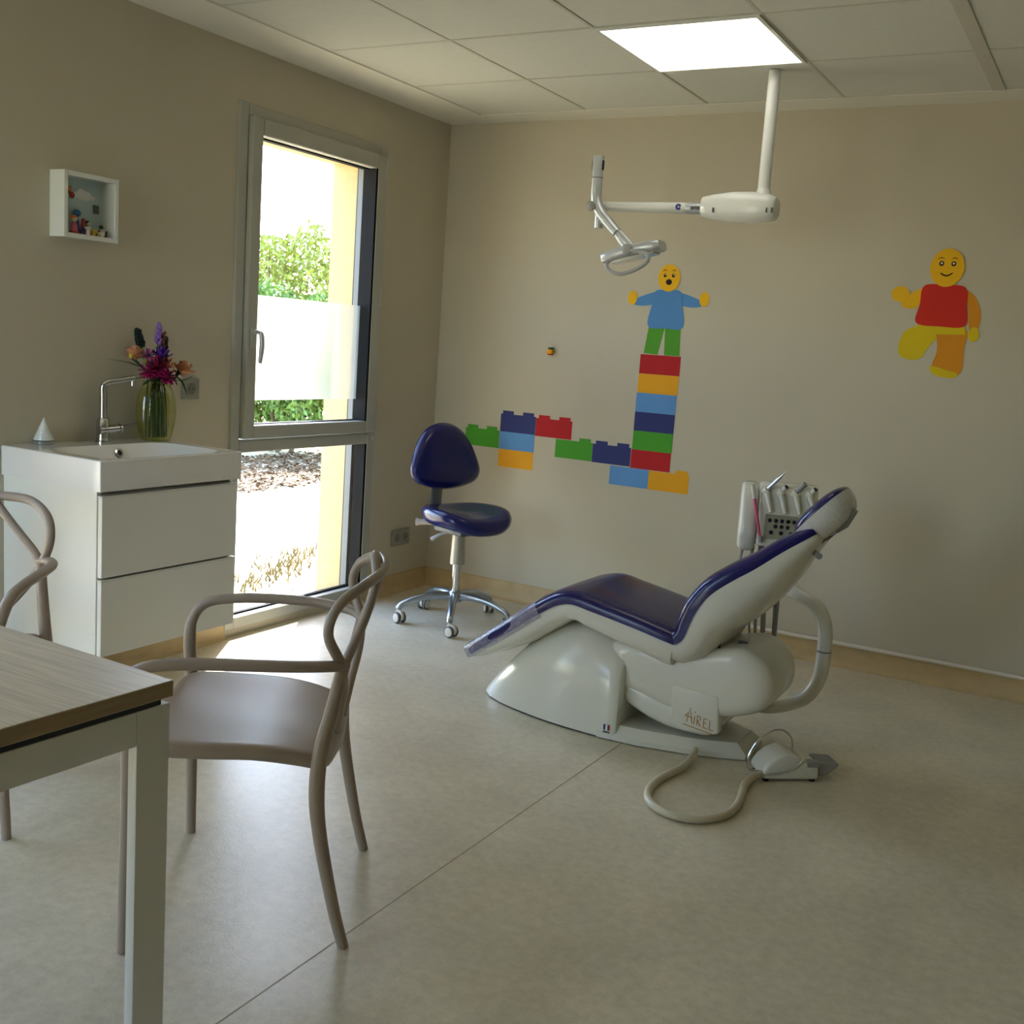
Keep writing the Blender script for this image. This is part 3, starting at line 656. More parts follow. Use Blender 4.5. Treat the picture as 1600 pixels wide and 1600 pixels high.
ch2.location = (.552, -3.217, 0); ch2.rotation_euler = (0, 0, math.radians(-148.5))

# ------------------------------------------------------------------ ceiling-hung treatment lamp
LYP = -.657
dl = thing('dental_lamp', 'white articulated treatment lamp hanging from the ceiling on a pole', 'lamp', (1.91, LYP, H))
MB().tube([(1.91, LYP, 2.453), (1.912, LYP, 1.985)], .0235, 18).obj('pole', M_white, dl)
MB().lathe([(.034, 1.975), (.030, 1.995), (.0245, 2.01)], (1.912, LYP, 0), 20).obj('pole_socket', M_white, dl)
R = []
for x, hz, hy, dz in [(1.668, .036, .034, 0), (1.672, .042, .04, 0), (1.72, .051, .047, 0), (1.80, .060, .053, 0), (1.88, .060, .055, -.001), (1.945, .052, .052, -.003), (1.968, .044, .046, -.004), (1.974, .036, .038, -.005)]:
    R.append([Vector((x, LYP+hy*sup(math.cos(2*PI*k/24), .75), 1.94+dz+hz*sup(math.sin(2*PI*k/24), .75))) for k in range(24)])
hs = MB().rings(R).obj('arm_housing', M_white, dl, smooth=50)
for x in (1.728, 1.945, 1.966): MB().box((x, LYP-.0565, 1.914), (x+.005, LYP-.045, 1.932)).obj('screw_slot', M_dgrey, hs, smooth=0)
MB().tube([(1.215, LYP, 1.944), (1.675, LYP, 1.936)], [.0205, .0235], 18).obj('arm', M_white, dl)
M_badge = mat('badge_blue', (52, 66, 150), .3, var=.03)
bd = MB().lathe([(.0125, 0), (.0125, .002)], seg=18, mtx=aim((1.572, LYP-.0225, 1.939), (.25, -1, 0))).obj('badge', M_badge, dl)
MB().lathe([(.006, 0), (.006, .0028)], seg=3, mtx=aim((1.572, LYP-.0225, 1.939), (.25, -1, 0))).obj('badge_mark', M_white, bd)
MB().tube([(1.60, LYP, 1.9373), (1.668, LYP, 1.9361)], .02375, 18).obj('label_sleeve', M_lampgrey, dl)
MB().box((1.625, LYP-.0248, 1.928), (1.664, LYP-.021, 1.941)).obj('arm_label', M_dgrey, dl, smooth=0)
ly2 = LYP-.046
MB().tube(spl([(1.208, ly2, 2.142), (1.209, ly2, 2.03), (1.212, ly2, 1.965), (1.232, ly2, 1.918), (1.268, ly2, 1.880), (1.318, ly2, 1.832)], 6), [.0235, .0235, .0235, .0235, .023, .021], 16).obj('elbow_tube', M_lampgrey, dl)
MB().tube([(1.2085, ly2, 2.052), (1.2085, ly2, 2.055)], .0240, 16).obj('tube_joint', M_dgrey, dl)
for q in (-1, 1): MB().box((1.208+q*.0215-.004, ly2-.008, 2.085), (1.208+q*.0215+.004, ly2+.008, 2.125), .002, 1).obj('tube_clip', M_black, dl)
MB().tube([(1.205, LYP+.01, 1.955), (1.205, LYP+.01, 1.855)], [.0215, .019], 14).obj('lower_stub', M_lampgrey, dl)
MB().lathe([(.020, 0), (.020, .012), (.015, .015)], seg=20, mtx=aim((1.202, ly2-.022, 1.936), (0, -1, 0))).obj('pivot_disc', M_grey, dl)
MB().tube([(1.310, ly2, 1.842), (1.350, ly2, 1.802), (1.405, ly2, 1.752)], [.0165, .022, .017], 10, flat=.5, flat_dir=(0, 1, 0)).obj('lamp_fork', M_lampgrey, dl)
# lamp head: shallow bent dish
hx = Vector((.972, 0, .236)); hz = Vector((-.236, 0, .972)); hm2 = frame_mtx((1.410, ly2-.02, 1.748), hx, (0, 1, 0), hz)
R = []
for u in [-.128, -.12, -.10, -.06, 0, .06, .10, .12, .130]:
    c = .008-.35*u*u; e = .72+.28*(1-(abs(u)/.135)**4)
    hh = .024*(.8 if abs(u) > .122 else 1)
    R.append([hm2 @ Vector((u, .058*e*sup(math.cos(2*PI*k/20), .5), c+hh*sup(math.sin(2*PI*k/20), .5))) for k in range(20)])
lhd = MB().rings(R).obj('lamp_head', M_lampgrey, dl, smooth=50)
MB().box((-.10, -.04, -.0262), (.10, .04, -.0150), .004, 1, mtx=hm2).obj('lamp_lens', M_white, lhd)
MB().lathe([(.022, 0), (.022, .012), (.017, .015)], seg=20, mtx=aim((1.409, ly2-.078, 1.756), (0, -1, 0))).obj('head_pivot', M_grey, dl)
MB().tube(spl([(1.41, ly2-.085, 1.752), (1.46, ly2-.092, 1.748), (1.507, ly2-.10, 1.735), (1.508, ly2-.105, 1.705), (1.465, ly2-.108, 1.675), (1.40, ly2-.108, 1.655), (1.345, ly2-.10, 1.668), (1.325, ly2-.09, 1.695), (1.335, ly2-.08, 1.712)], 6), .0085, 10, flat=.7, flat_dir=(0, 1, 0)).obj('grip_handle', M_grey, dl)

# ================================================================== WALL STICKERS (flat print on thin vinyl)
def print_mat(name, rgb):
    return mat(name, rgb, .6, var=.05, scale=5, spec=.25)
PC = {'green': print_mat('print_green', (74, 156, 44)), 'navy': print_mat('print_navy', (50, 58, 116)), 'red': print_mat('print_red', (182, 30, 36)), 'blue': print_mat('print_blue', (96, 150, 208)), 'yellow': print_mat('print_yellow', (232, 166, 30)),
      'skin': print_mat('print_skin', (236, 182, 24)), 'skin2': print_mat('print_skin_shade', (214, 140, 28)), 'shirt': print_mat('print_shirt', (84, 138, 196)), 'trouser': print_mat('print_trouser', (84, 156, 44)), 'dark': print_mat('print_dark', (44, 26, 18)),
      'red2': print_mat('print_red_vest', (204, 44, 30)), 'lemon': print_mat('print_lemon', (216, 190, 20)), 'white': print_mat('print_white', (240, 240, 236))}
bd_ = thing('wall_sticker', 'sticker of coloured toy blocks forming a path and a tower', 'wall sticker', (.85, -.001, .69))
BW, BH = .209, .0935
def block(x, z, col, studs=()):
    poly = [(x, z), (x+BW-.0012, z), (x+BW-.0012, z+BH-.001), ]
    top = z+BH-.001
    for s in sorted(studs, reverse=True): poly += [(s+.064, top), (s+.064, top+.017), (s, top+.017), (s, top)]
    poly += [(x, top)]
    b = MB(); n = len(poly); ya, yb = -.0002, -.0016
    b.add([(p[0], ya, p[1]) for p in poly]+[(p[0], yb, p[1]) for p in poly], [tuple(range(n)), tuple(range(n, 2*n))[::-1]]+[(i, (i+1) % n, n+(i+1) % n, n+i) for i in range(n)])
    b.obj('block', PC[col], bd_, smooth=0)
for x, z, c, stt in [(.206, .798, 'green', (.218, .335)), (.417, .889, 'navy', (.428, .548)), (.627, .885, 'red', (.642, .760)), (.417, .797, 'blue', ()), (.417, .704, 'yellow', ()),
                   (.749, .789, 'green', (.882,)), (.959, .787, 'navy', (.975, 1.092)), (1.170, .782, 'red', ()), (1.172, .8745, 'green', ()), (1.172, .9675, 'navy', ()), (1.172, 1.0605, 'blue', ()), (1.174, 1.1535, 'yellow', ()), (1.175, 1.2465, 'red', ()),
                   (1.063, .6885, 'blue', ()), (1.272, .687, 'yellow', (1.408,))]:
    block(x, z, c, stt)
def flat(par, name, pts, col, layer=0, closed_spline=True, n=6):
    poly = [tuple(p) for p in spl(pts, n, True)] if closed_spline else pts
    k = len(poly); ya, yb = -.0002-.0009*layer, -.0014-.0009*layer
    MB().add([(p[0], ya, p[1]) for p in poly]+[(p[0], yb, p[1]) for p in poly], [tuple(range(k)), tuple(range(k, 2*k))[::-1]]+[(i, (i+1) % k, k+(i+1) % k, k+i) for i in range(k)]).obj(name, PC[col], par, smooth=0)
def ell(cx, cz, rx, rz, n=14): return [(cx+rx*math.cos(2*PI*k/n), cz+rz*math.sin(2*PI*k/n)) for k in range(n)]
# plain cartoon children with round heads stand in for the figures
f1 = thing('wall_sticker', 'sticker of a startled cartoon child in blue jumper and green trousers', 'wall sticker', (1.28, -.001, 1.34))
flat(f1, 'trouser_leg', [(1.205, 1.475), (1.190, 1.345), (1.262, 1.341), (1.288, 1.475)], 'trouser', 0, False)
flat(f1, 'trouser_leg', [(1.289, 1.475), (1.296, 1.341), (1.374, 1.341), (1.368, 1.475)], 'trouser', 0, False)
flat(f1, 'arm', [(1.245, 1.638), (1.19, 1.628), (1.125, 1.600), (1.118, 1.575), (1.17, 1.570), (1.225, 1.585)], 'shirt', 0)
flat(f1, 'arm', [(1.330, 1.638), (1.385, 1.630), (1.455, 1.605), (1.462, 1.580), (1.41, 1.572), (1.35, 1.585)], 'shirt', 0)
flat(f1, 'hand', ell(1.108, 1.606, .024, .034), 'skin', 1); flat(f1, 'hand', ell(1.473, 1.612, .024, .034), 'skin', 1)
flat(f1, 'jumper', [(1.225, 1.642), (1.288, 1.648), (1.350, 1.644), (1.366, 1.58), (1.378, 1.475), (1.288, 1.468), (1.200, 1.475), (1.212, 1.58)], 'shirt', 1)
flat(f1, 'head', ell(1.288, 1.705, .056, .064), 'skin', 2)
for sx_ in (-1, 1):
    flat(f1, 'eye', ell(1.288+sx_*.021, 1.717, .0075, .0095, 10), 'dark', 3); flat(f1, 'eye_glint', ell(1.290+sx_*.021, 1.721, .003, .003, 8), 'white', 4)
    flat(f1, 'eyebrow', [(1.288+sx_*.010, 1.737), (1.288+sx_*.024, 1.744), (1.288+sx_*.036, 1.735), (1.288+sx_*.024, 1.7405)], 'dark', 3)
flat(f1, 'mouth', ell(1.289, 1.686, .015, .0135), 'dark', 3)
f2 = thing('wall_sticker', 'sticker of a smiling waving cartoon child in a red vest', 'wall sticker', (2.53, -.001, 1.34))
flat(f2, 'leg', [(2.440, 1.535), (2.395, 1.52), (2.372, 1.475), (2.375, 1.415), (2.42, 1.395), (2.465, 1.405), (2.49, 1.45), (2.52, 1.505)], 'lemon', 0)
flat(f2, 'leg', [(2.525, 1.535), (2.528, 1.44), (2.515, 1.375), (2.545, 1.338), (2.605, 1.334), (2.636, 1.365), (2.634, 1.45), (2.632, 1.535)], 'skin2', 0)
flat(f2, 'shoe', [(2.510, 1.375), (2.518, 1.345), (2.56, 1.330), (2.61, 1.331), (2.618, 1.35), (2.57, 1.362)], 'lemon', 1)
flat(f2, 'arm', [(2.445, 1.695), (2.405, 1.680), (2.375, 1.655), (2.360, 1.625), (2.395, 1.610), (2.432, 1.625)], 'skin', 0)
flat(f2, 'arm', [(2.612, 1.695), (2.655, 1.665), (2.682, 1.60), (2.678, 1.54), (2.655, 1.525), (2.640, 1.55), (2.632, 1.61)], 'skin2', 0)
flat(f2, 'hand', ell(2.352, 1.670, .038, .033), 'skin', 1); flat(f2, 'hand', ell(2.664, 1.515, .022, .030), 'lemon', 1)
flat(f2, 'shorts', [(2.436, 1.556), (2.625, 1.545), (2.632, 1.512), (2.53, 1.508), (2.436, 1.526)], 'lemon', 1, False)
flat(f2, 'vest', [(2.445, 1.708), (2.53, 1.714), (2.610, 1.706), (2.624, 1.63), (2.626, 1.548), (2.53, 1.541), (2.430, 1.552), (2.436, 1.63)], 'red2', 2)
flat(f2, 'head', ell(2.528, 1.785, .068, .079), 'skin', 3)
for sx_ in (-1, 1):
    flat(f2, 'eye', ell(2.528+sx_*.024, 1.802, .0095, .0105, 10), 'dark', 4); flat(f2, 'eye_glint', ell(2.528+sx_*.024, 1.803, .004, .0045, 8), 'white', 5)
    flat(f2, 'eyebrow', [(2.528+sx_*.012, 1.820), (2.528+sx_*.027, 1.828), (2.528+sx_*.042, 1.818), (2.528+sx_*.027, 1.8245)], 'dark', 4)
flat(f2, 'mouth', [(2.504, 1.764), (2.528, 1.755), (2.553, 1.766), (2.547, 1.757), (2.528, 1.749), (2.508, 1.756)], 'dark', 4)

# tiny toy piece pinned to the wall
ty = thing('toy_piece', 'tiny yellow and green toy piece stuck on the wall above the blocks', 'toy', (.69, -.02, 1.31))
MB().box((.672, -.030, 1.308), (.704, -.0005, 1.330), .004, 2).obj('yellow_body', PC['yellow'], ty); MB().box((.676, -.024, 1.3302), (.698, -.002, 1.341), .003, 2).obj('green_cap', mat('toy_dark_green', (38, 92, 60), .4), ty); MB().box((.676, -.026, 1.302), (.700, -.002, 1.3079), .002, 1).obj('red_foot', PC['red'], ty)

# ================================================================== THINGS ON AND ABOVE THE BASIN
fa = thing('faucet', 'chrome mixer tap with swivel spout at the back of the washbasin', 'faucet', (.062, -2.255, .89))
fx, fy, fz = .062, -2.255, .890
MB().lathe([(.027, 0), (.027, .004), (.022, .008), (.022, .082), (.017, .088)], (fx, fy, fz), 20).obj('body', M_chrome, fa)
MB().tube(spl([(fx, fy, fz+.085), (fx, fy, fz+.16), (fx, fy, fz+.200), (fx+.008, fy+.012, fz+.216), (fx+.03, fy+.045, fz+.225), (fx+.06, fy+.09, fz+.236)], 6), [.0135, .0135, .0135, .0125, .012, .011], 14).obj('spout', M_chrome, fa)
MB().tube([(fx+.056, fy+.084, fz+.232), (fx+.056, fy+.084, fz+.208)], [.0085, .0095], 12).obj('aerator', M_chrome, fa)
MB().tube([(fx+.004, fy-.022, fz+.044), (fx+.018, fy+.066, fz+.05)], .0165, 14).obj('cartridge', M_chrome, fa)
MB().tube([(fx+.016, fy+.055, fz+.0495), (fx+.0165, fy+.058, fz+.0497)], .0172, 14).obj('cartridge_ring', M_black, fa)
MB().tube([(fx+.018, fy+.06, fz+.058), (fx+.034, fy+.135, fz+.072)], [.008, .004], 10, flat=.5, flat_dir=(0, 0, 1)).obj('lever', M_chrome, fa)

cn = thing('cone_ornament', 'small white ribbed cone on a clear round base beside the tap', 'ornament', (.04, -2.485, .89))
MB().lathe([(.033, 0), (.034, .004), (.034, .012), (.030, .014)], (.04, -2.485, .8905), 24).obj('base', mat('clear_acrylic', (214, 220, 214), .12, var=0, trans=.7), cn)
cprof = []
for k in range(9):
    r = .034*(1-k/9.); z = .016+k*.0086
    cprof += [(r, z), (r-.0008, z+.006), (r-.003, z+.0065)]
cprof.append((.0006, .016+9*.0086))
MB().lathe(cprof, (.04, -2.485, .8905), 24).obj('cone', M_white, cn, smooth=20)

# vase
VX, VY, VZ = .092, -2.036, .890
def vase_mat():
    m = bpy.data.materials.new('olive_glass'); m.use_nodes = True; n = m.node_tree.nodes; l = m.node_tree.links; n.clear()
    o = n.new('ShaderNodeOutputMaterial'); mx = n.new('ShaderNodeMixShader'); t = n.new('ShaderNodeBsdfTransparent'); t.inputs[0].default_value = (.82, .85, .50, 1)
    g = n.new('ShaderNodeBsdfGlossy'); g.inputs['Roughness'].default_value = .06; lw = n.new('ShaderNodeLayerWeight'); lw.inputs[0].default_value = .35
    p = n.new('ShaderNodeMath'); p.operation = 'MULTIPLY_ADD'; p.inputs[1].default_value = .35; p.inputs[2].default_value = .05
    l.new(lw.outputs['Facing'], p.inputs[0]); l.new(p.outputs[0], mx.inputs[0]); l.new(t.outputs[0], mx.inputs[1]); l.new(g.outputs[0], mx.inputs[2]); l.new(mx.outputs[0], o.inputs[0])
    return m
va = thing('vase', 'olive green fluted glass vase holding the bouquet', 'vase', (VX, VY, VZ))
vp = spl([(.050, .002), (.060, .03), (.070, .08), (.0715, .125), (.064, .175), (.049, .210), (.047, .222)], 5)
R = []
for p in vp:
    R.append([Vector((VX+(p[0]+.0022*math.cos(12*2*PI*k/96))*math.cos(2*PI*k/96), VY+(p[0]+.0022*math.cos(12*2*PI*k/96))*math.sin(2*PI*k/96), VZ+p[1])) for k in range(96)])
M_vase = vase_mat()
MB().rings(R, cap=False).obj('body', M_vase, va, smooth=60)
MB().lathe([(.001, .0008), (.049, .0008), (.0495, .005), (.001, .006)], (VX, VY, VZ), 32).obj('bottom', M_vase, va)

M_stem = mat('stem_green', (52, 84, 50), .5, var=.15); M_leaf = mat('leaf_green', (48, 88, 52), .5, var=.2); M_dleaf = mat('dark_leaf', (26, 38, 36), .5, var=.2)
M_peach = mat('peach_petal', (214, 150, 112), .5, var=.1); M_mag = mat('magenta_petal', (166, 26, 96), .5, var=.12); M_pur = mat('purple_petal', (92, 44, 158), .5, var=.15); M_lav = mat('lavender_petal', (150, 110, 190), .5, var=.1)
M_brown = mat('red_brown_bud', (120, 62, 50), .5, var=.1); M_yel = mat('yellow_petal', (214, 190, 60), .5, var=.1)
BQ = 'flowers in the olive vase'
SPOT = [0]
def stem_spot():
    """a place of its own in the vase for each stem"""
    SPOT[0] += 1; k = SPOT[0]; r = .041*math.sqrt(k/26.); a = k*2.39996
    return (r*math.cos(a), r*math.sin(a))
def stem(par, tip, foot, r=.0026):
    sp_ = stem_spot(); foot = sp_
    mid = Vector((VX+sp_[0]*.8+(tip[0]-VX)*.12, VY+sp_[1]*.8+(tip[1]-VY)*.12, VZ+.20))
    MB().tube(spl([(VX+foot[0], VY+foot[1], VZ+.012), mid, tip], 6), r, 6).obj('stem', M_stem, par)
def flower(name, label, tip, foot): 
    t = thing(name, label, 'flower', (VX+foot[0], VY+foot[1], VZ+.01), BQ); stem(t, tip, foot); return t
def petal(c, d, L, w, cup=.3):
    """a curved petal starting at c along d"""
    d = Vector(d).normalized(); s = d.cross(Vector((0, 0, 1))); s = s.normalized() if s.length > 1e-3 else Vector((1, 0, 0)); u = s.cross(d)
    pts = []; fs = []
    for i in range(5):
        t = i/4; ww = w*math.sin(PI*min(.96, .12+.86*t))**.7
        for j in (-1, 0, 1): pts.append(Vector(c)+d*L*t+s*ww*j*.5+u*(cup*L*t*t+.18*w*abs(j)))
    for i in range(4):
        for j in range(2): fs.append((i*3+j, i*3+j+1, i*3+j+4, i*3+j+3))
    pts2 = [p-u*.0012 for p in pts]; n = len(pts)
    fs2 = [tuple(n+q for q in f)[::-1] for f in fs]
    return pts+pts2, fs+fs2
def rose(t, c, m, R=.03):
    c = Vector(c)
    for ring, (n, el, L) in enumerate(((4, 76, .95), (6, 52, 1.0), (7, 24, 1.0), (7, -8, .9))):
        for k in range(n):
            a = 2*PI*k/n+ring*.6; e = math.radians(el); d = (math.cos(a)*math.cos(e), math.sin(a)*math.cos(e), math.sin(e))
            MB().add(*petal(c-Vector((0, 0, R*.4)), d, R*L*1.15, R*.95, .35)).obj('petal', m, t, smooth=60)
    MB().ball(tuple(c), (R*.6, R*.6, R*.62), 12, 8).obj('heart', m, t)
def spike(t, base, tip, m, n=22, r=.012, s=.007):
    base, tip = Vector(base), Vector(tip); b = MB()
    MB().tube([base, tip], [.004, .002], 6).obj('spike_axis', M_stem, t)
    for k in range(n):
        q = base.lerp(tip, k/(n-1)); a = k*2.4; rr = r*(1-.55*k/(n-1)); b.ball(tuple(q+Vector((math.cos(a)*rr, math.sin(a)*rr, 0))), (s, s, s*1.2), 6, 4)
    b.obj('florets', m, t, kind='stuff')
def daisy(t, c, d, m, n=9, L=.032, w=.016, mc=None):
    A = aim(c, d)
    for k in range(n):
        a = 2*PI*k/n; dd = (A.to_3x3() @ Vector((math.cos(a), math.sin(a), .25)))
        MB().add(*petal(Vector(c), dd, L, w, .1)).obj('petal', m, t, smooth=60)
    MB().ball(c, .009, 10, 6).obj('heart', mc or M_dleaf, t)
f = flower('rose', 'peach rose above the tap spout with a dark spike behind it', (VX-.025, -2.120, 1.195), (.01, -.02)); rose(f, (VX-.025, -2.120, 1.212), M_peach, .036)
f = flower('rose', 'peach rose drooping towards the wall socket from the vase', (VX+.02, -1.935, 1.145), (-.01, .02)); rose(f, (VX+.022, -1.926, 1.160), M_peach, .040)
f = flower('daisy', 'large magenta daisy facing out of the middle of the bouquet', (VX+.045, -2.085, 1.15), (.02, 0)); daisy(f, (VX+.055, -2.082, 1.163), (.8, -.5, .3), M_mag, 14, .048, .030)
f = flower('daisy', 'small magenta daisy low on the bouquet beside the peach rose', (VX+.052, -2.122, 1.142), (.0, -.02)); daisy(f, (VX+.055, -2.128, 1.152), (.6, -.6, .2), M_mag, 10, .034, .025)
f = flower('daisy', 'small magenta daisy under the large one by the vase rim', (VX+.08, -2.066, 1.124), (.02, .01)); daisy(f, (VX+.085, -2.066, 1.132), (.8, -.3, .3), M_mag, 10, .034, .025)
f = flower('purple_aster', 'dense purple flower head at the top of the bouquet', (VX+.03, -2.045, 1.20), (.0, .01))
for k in range(20):
    a = k*2.4; e = math.radians(80-4*k); dd = (math.cos(a)*math.cos(e), math.sin(a)*math.cos(e), math.sin(e)); MB().add(*petal((VX+.032, -2.044, 1.200), dd, .044, .018, .15)).obj('petal', M_pur, f, smooth=60)
f = flower('lavender_spray', 'slim lavender spray rising highest from the bouquet', (VX, -2.032, 1.26), (-.02, 0)); spike(f, (VX, -2.035, 1.255), (VX, -2.027, 1.325), M_lav, 16, .010, .0075)
f = flower('lavender_spray', 'red-brown budded spray beside the lavender', (VX+.01, -2.02, 1.22), (-.01, .01)); spike(f, (VX+.01, -2.022, 1.225), (VX+.01, -2.014, 1.295), M_brown, 12, .008, .006)
f = flower('dark_spike', 'dark leafy spike standing up on the tap side of the bouquet', (VX-.045, -2.078, 1.245), (0, -.01)); spike(f, (VX-.045, -2.076, 1.245), (VX-.045, -2.090, 1.296), M_dleaf, 18, .011, .010)
f = flower('dark_spike', 'tall dark leafy spike on the window side of the bouquet', (VX, -2.012, 1.17), (-.01, .01)); spike(f, (VX, -2.012, 1.18), (VX, -2.004, 1.275), M_dleaf, 26, .013, .011)
f = flower('yellow_bud', 'small yellow bud beside the peach rose above the tap spout', (VX+.03, -2.180, 1.196), (.01, -.01)); MB().ball((VX+.03, -2.186, 1.206), (.008, .008, .010), 10, 6).obj('bud', M_yel, f)
f = flower('orange_flower', 'orange and white flower under the purple head', (VX+.06, -2.035, 1.17), (.02, .0)); daisy(f, (VX+.062, -2.034, 1.182), (.8, -.4, .3), mat('orange_petal', (206, 120, 40), .5), 6, .024, .018, mat('cream_heart', (226, 210, 160), .5))
def frond(label, pts, w, m=M_leaf):
    t = thing('leaf_frond', label, 'leaf', (VX, VY, VZ+.01), BQ); sp_ = stem_spot(); MB().tube(spl([(VX+sp_[0], VY+sp_[1], VZ+.015), (VX+sp_[0]*.8+(pts[0][0]-VX)*.1, VY+sp_[1]*.8+(pts[0][1]-VY)*.1, VZ+.2), pts[0]], 5), .0023, 6).obj('stem', M_stem, t)
    P = spl(pts, 5); MB().tube(P, [.002, w, w*.9, w*.7, w*.4, .001], 8, flat=.16, flat_dir=(0, 0, 1)).obj('blade', m, t)
frond('long narrow leaf reaching out over the tap', [(VX+.01, -2.12, 1.165), (VX+.012, -2.19, 1.183), (VX+.014, -2.288, 1.192)], .011)
frond('leaf pointing over the wall socket', [(VX+.02, -1.985, 1.125), (VX+.022, -1.93, 1.118), (VX+.025, -1.876, 1.138)], .009)
frond('leaf hanging down in front of the wall socket', [(VX+.02, -1.975, 1.140), (VX+.024, -1.935, 1.115), (VX+.026, -1.906, 1.062)], .010)
frond('short leaf low beside the tap spout', [(VX+.02, -2.08, 1.128), (VX+.024, -2.12, 1.130), (VX+.03, -2.175, 1.120)], .011)
frond('short leaf drooping over the vase rim by the tap', [(VX+.03, -2.08, 1.120), (VX+.04, -2.11, 1.118), (VX+.05, -2.15, 1.098)], .010)
frond('dark leaf low on the window side of the vase rim', [(VX+.03, -2.01, 1.110), (VX+.04, -1.985, 1.130), (VX+.04, -1.965, 1.160)], .016, M_dleaf)
frond('dark round leaf hanging over the vase rim', [(VX+.04, -2.015, 1.120), (VX+.05, -2.0, 1.128), (VX+.055, -1.985, 1.100)], .014, M_dleaf)

f = flower('daisy', 'lilac-pink daisy between the peach rose and the purple head', (VX+.012, -2.092, 1.198), (.01, -.01)); daisy(f, (VX+.015, -2.092, 1.208), (.7, -.4, .5), mat('lilac_petal', (168, 84, 150), .5, var=.1), 10, .028, .018)
frond('broad green leaf filling the middle of the bouquet', [(VX+.01, -2.06, 1.115), (VX+.02, -2.07, 1.16), (VX+.02, -2.085, 1.21)], .020)
frond('broad dark leaf behind the purple head', [(VX+.0, -2.02, 1.115), (VX+.0, -2.02, 1.16), (VX+.0, -2.00, 1.205)], .020, M_dleaf)
frond('green leaf curling under the drooping rose', [(VX+.03, -2.0, 1.115), (VX+.035, -1.97, 1.14), (VX+.035, -1.94, 1.155)], .014)
frond('lime green leaf peeping out between peach rose and lilac daisy', [(VX, -2.09, 1.17), (VX, -2.10, 1.21), (VX, -2.105, 1.240)], .011, mat('lime_leaf', (140, 160, 60), .5, var=.1))

# wall sockets
def socket(label, y0, y1, z0, z1, n):
    t = thing('wall_socket', label, 'socket', (0, (y0+y1)/2, z0)); MB().box((.0008, y0, z0), (.010, y1, z1), .002, 2).obj('plate', mat('socket_grey', (150, 150, 136), .45, var=.02), t, smooth=30)
    for k in range(n):
        c = ((y0+y1)/2 + (k-(n-1)/2)*(y1-y0)/max(n, 1), (z0+z1)/2)
        r_ = MB().lathe([(.0235, .0002), (.0235, .0016), (.0205, .0018), (.0195, -.0002)], seg=24, mtx=aim((.010, c[0], c[1]), (1, 0, 0))).obj('socket_ring', mat('socket_grey_dark', (128, 128, 116), .45, var=.02), t)
        for q in (-1, 1): MB().lathe([(.003, 0), (.003, .0008)], seg=10, mtx=aim((.0102, c[0]+q*.0095, c[1]), (1, 0, 0))).obj('contact_hole', M_black, r_)
        MB().lathe([(.0026, 0), (.0026, .004)], seg=10, mtx=aim((.0102, c[0], c[1]+.011), (1, 0, 0))).obj('earth_pin', M_chrome, r_)
socket('grey wall socket behind the bouquet', -1.825, -1.738, 1.037, 1.119, 1)
socket('grey double wall socket low beside the window', -.345, -.188, .250, .336, 2)

# shadow box with toys
sb = thing('shadow_box', 'white deep box frame of little toys hung above the basin', 'picture frame', (0, -2.315, 1.60))
Y0, Y1, Z0, Z1, D = -2.436, -2.208, 1.597, 1.817, .075
b = MB(); w = .016
b.box((.0008, Y0, Z0), (D, Y0+w, Z1), .001, 1).box((.0008, Y1-w, Z0), (D, Y1, Z1), .001, 1).box((.0008, Y0+w, Z0), (D, Y1-w, Z0+w), .001, 1).box((.0008, Y0+w, Z1-w), (D, Y1-w, Z1), .001, 1)
b.obj('frame', M_white, sb, smooth=0)
MB().box((.001, Y0+w, Z0+w), (.006, Y1-w, Z1-w)).obj('backing', mat('pale_blue_card', (186, 208, 210), .7, var=.08, scale=14), sb, smooth=0)
MB().box((D-.006, Y0+w+.0002, Z0+w+.0002), (D-.004, Y1-w-.0002, Z1-w-.0002)).obj('pane', pane_mat('picture_glass', (1, 1, 1), .5), sb, smooth=0)
MB().box((.0062, -2.262, 1.695), (.0085, -2.238, 1.724)).obj('dark_card', M_dgrey, sb, smooth=0)
for c in ((-2.335, 1.748, .024, .016), (-2.312, 1.756, .030, .022), (-2.288, 1.752, .026, .019), (-2.268, 1.746, .020, .013), (-2.30, 1.742, .044, .012)): MB().ball((.0068, c[0], c[1]), (.0012, c[2]*.7, c[3]*.7), 14, 8).obj('cloud_print', mat('cloud_white', (226, 228, 222), .7), sb)
TG = 'little toys in the box frame'; zb = Z0+w+.0004
def toy(label, y, x, parts, name='toy_figure'):
    t = thing(name, label, 'toy', (x, y, zb), TG)
    for nm, kind, a, m in parts:
        if kind == 'l': MB().lathe(a, (x, y, zb), 14).obj(nm, m, t)
        elif kind == 'b': MB().ball((x+a[0], y+a[1], zb+a[2]), a[3], 12, 8).obj(nm, m, t)
        else: MB().box((x+a[0], y+a[1], zb+a[2]), (x+a[3], y+a[4], zb+a[5]), .001, 1).obj(nm, m, t)
mp = mat('toy_pink', (206, 96, 130), .4); mo = mat('toy_orange', (226, 130, 40), .4); mr_ = mat('toy_red', (170, 40, 40), .4); mb_ = mat('toy_blue', (50, 110, 170), .4); mv = mat('toy_violet', (78, 46, 120), .4); my = mat('toy_yellow', (220, 190, 50), .4); mc = mat('toy_cream', (220, 210, 186), .5)
toy('toy figure with orange hair and pink dress', -2.372, .045, [('dress', 'l', [(.014, 0), (.012, .02), (.006, .04)], mp), ('head', 'b', (0, 0, .048, .010), mc), ('hair', 'b', (-.002, 0, .054, (.011, .013, .009)), mo), ('skirt_base', 'l', [(.016, 0), (.016, .008)], mr_)])
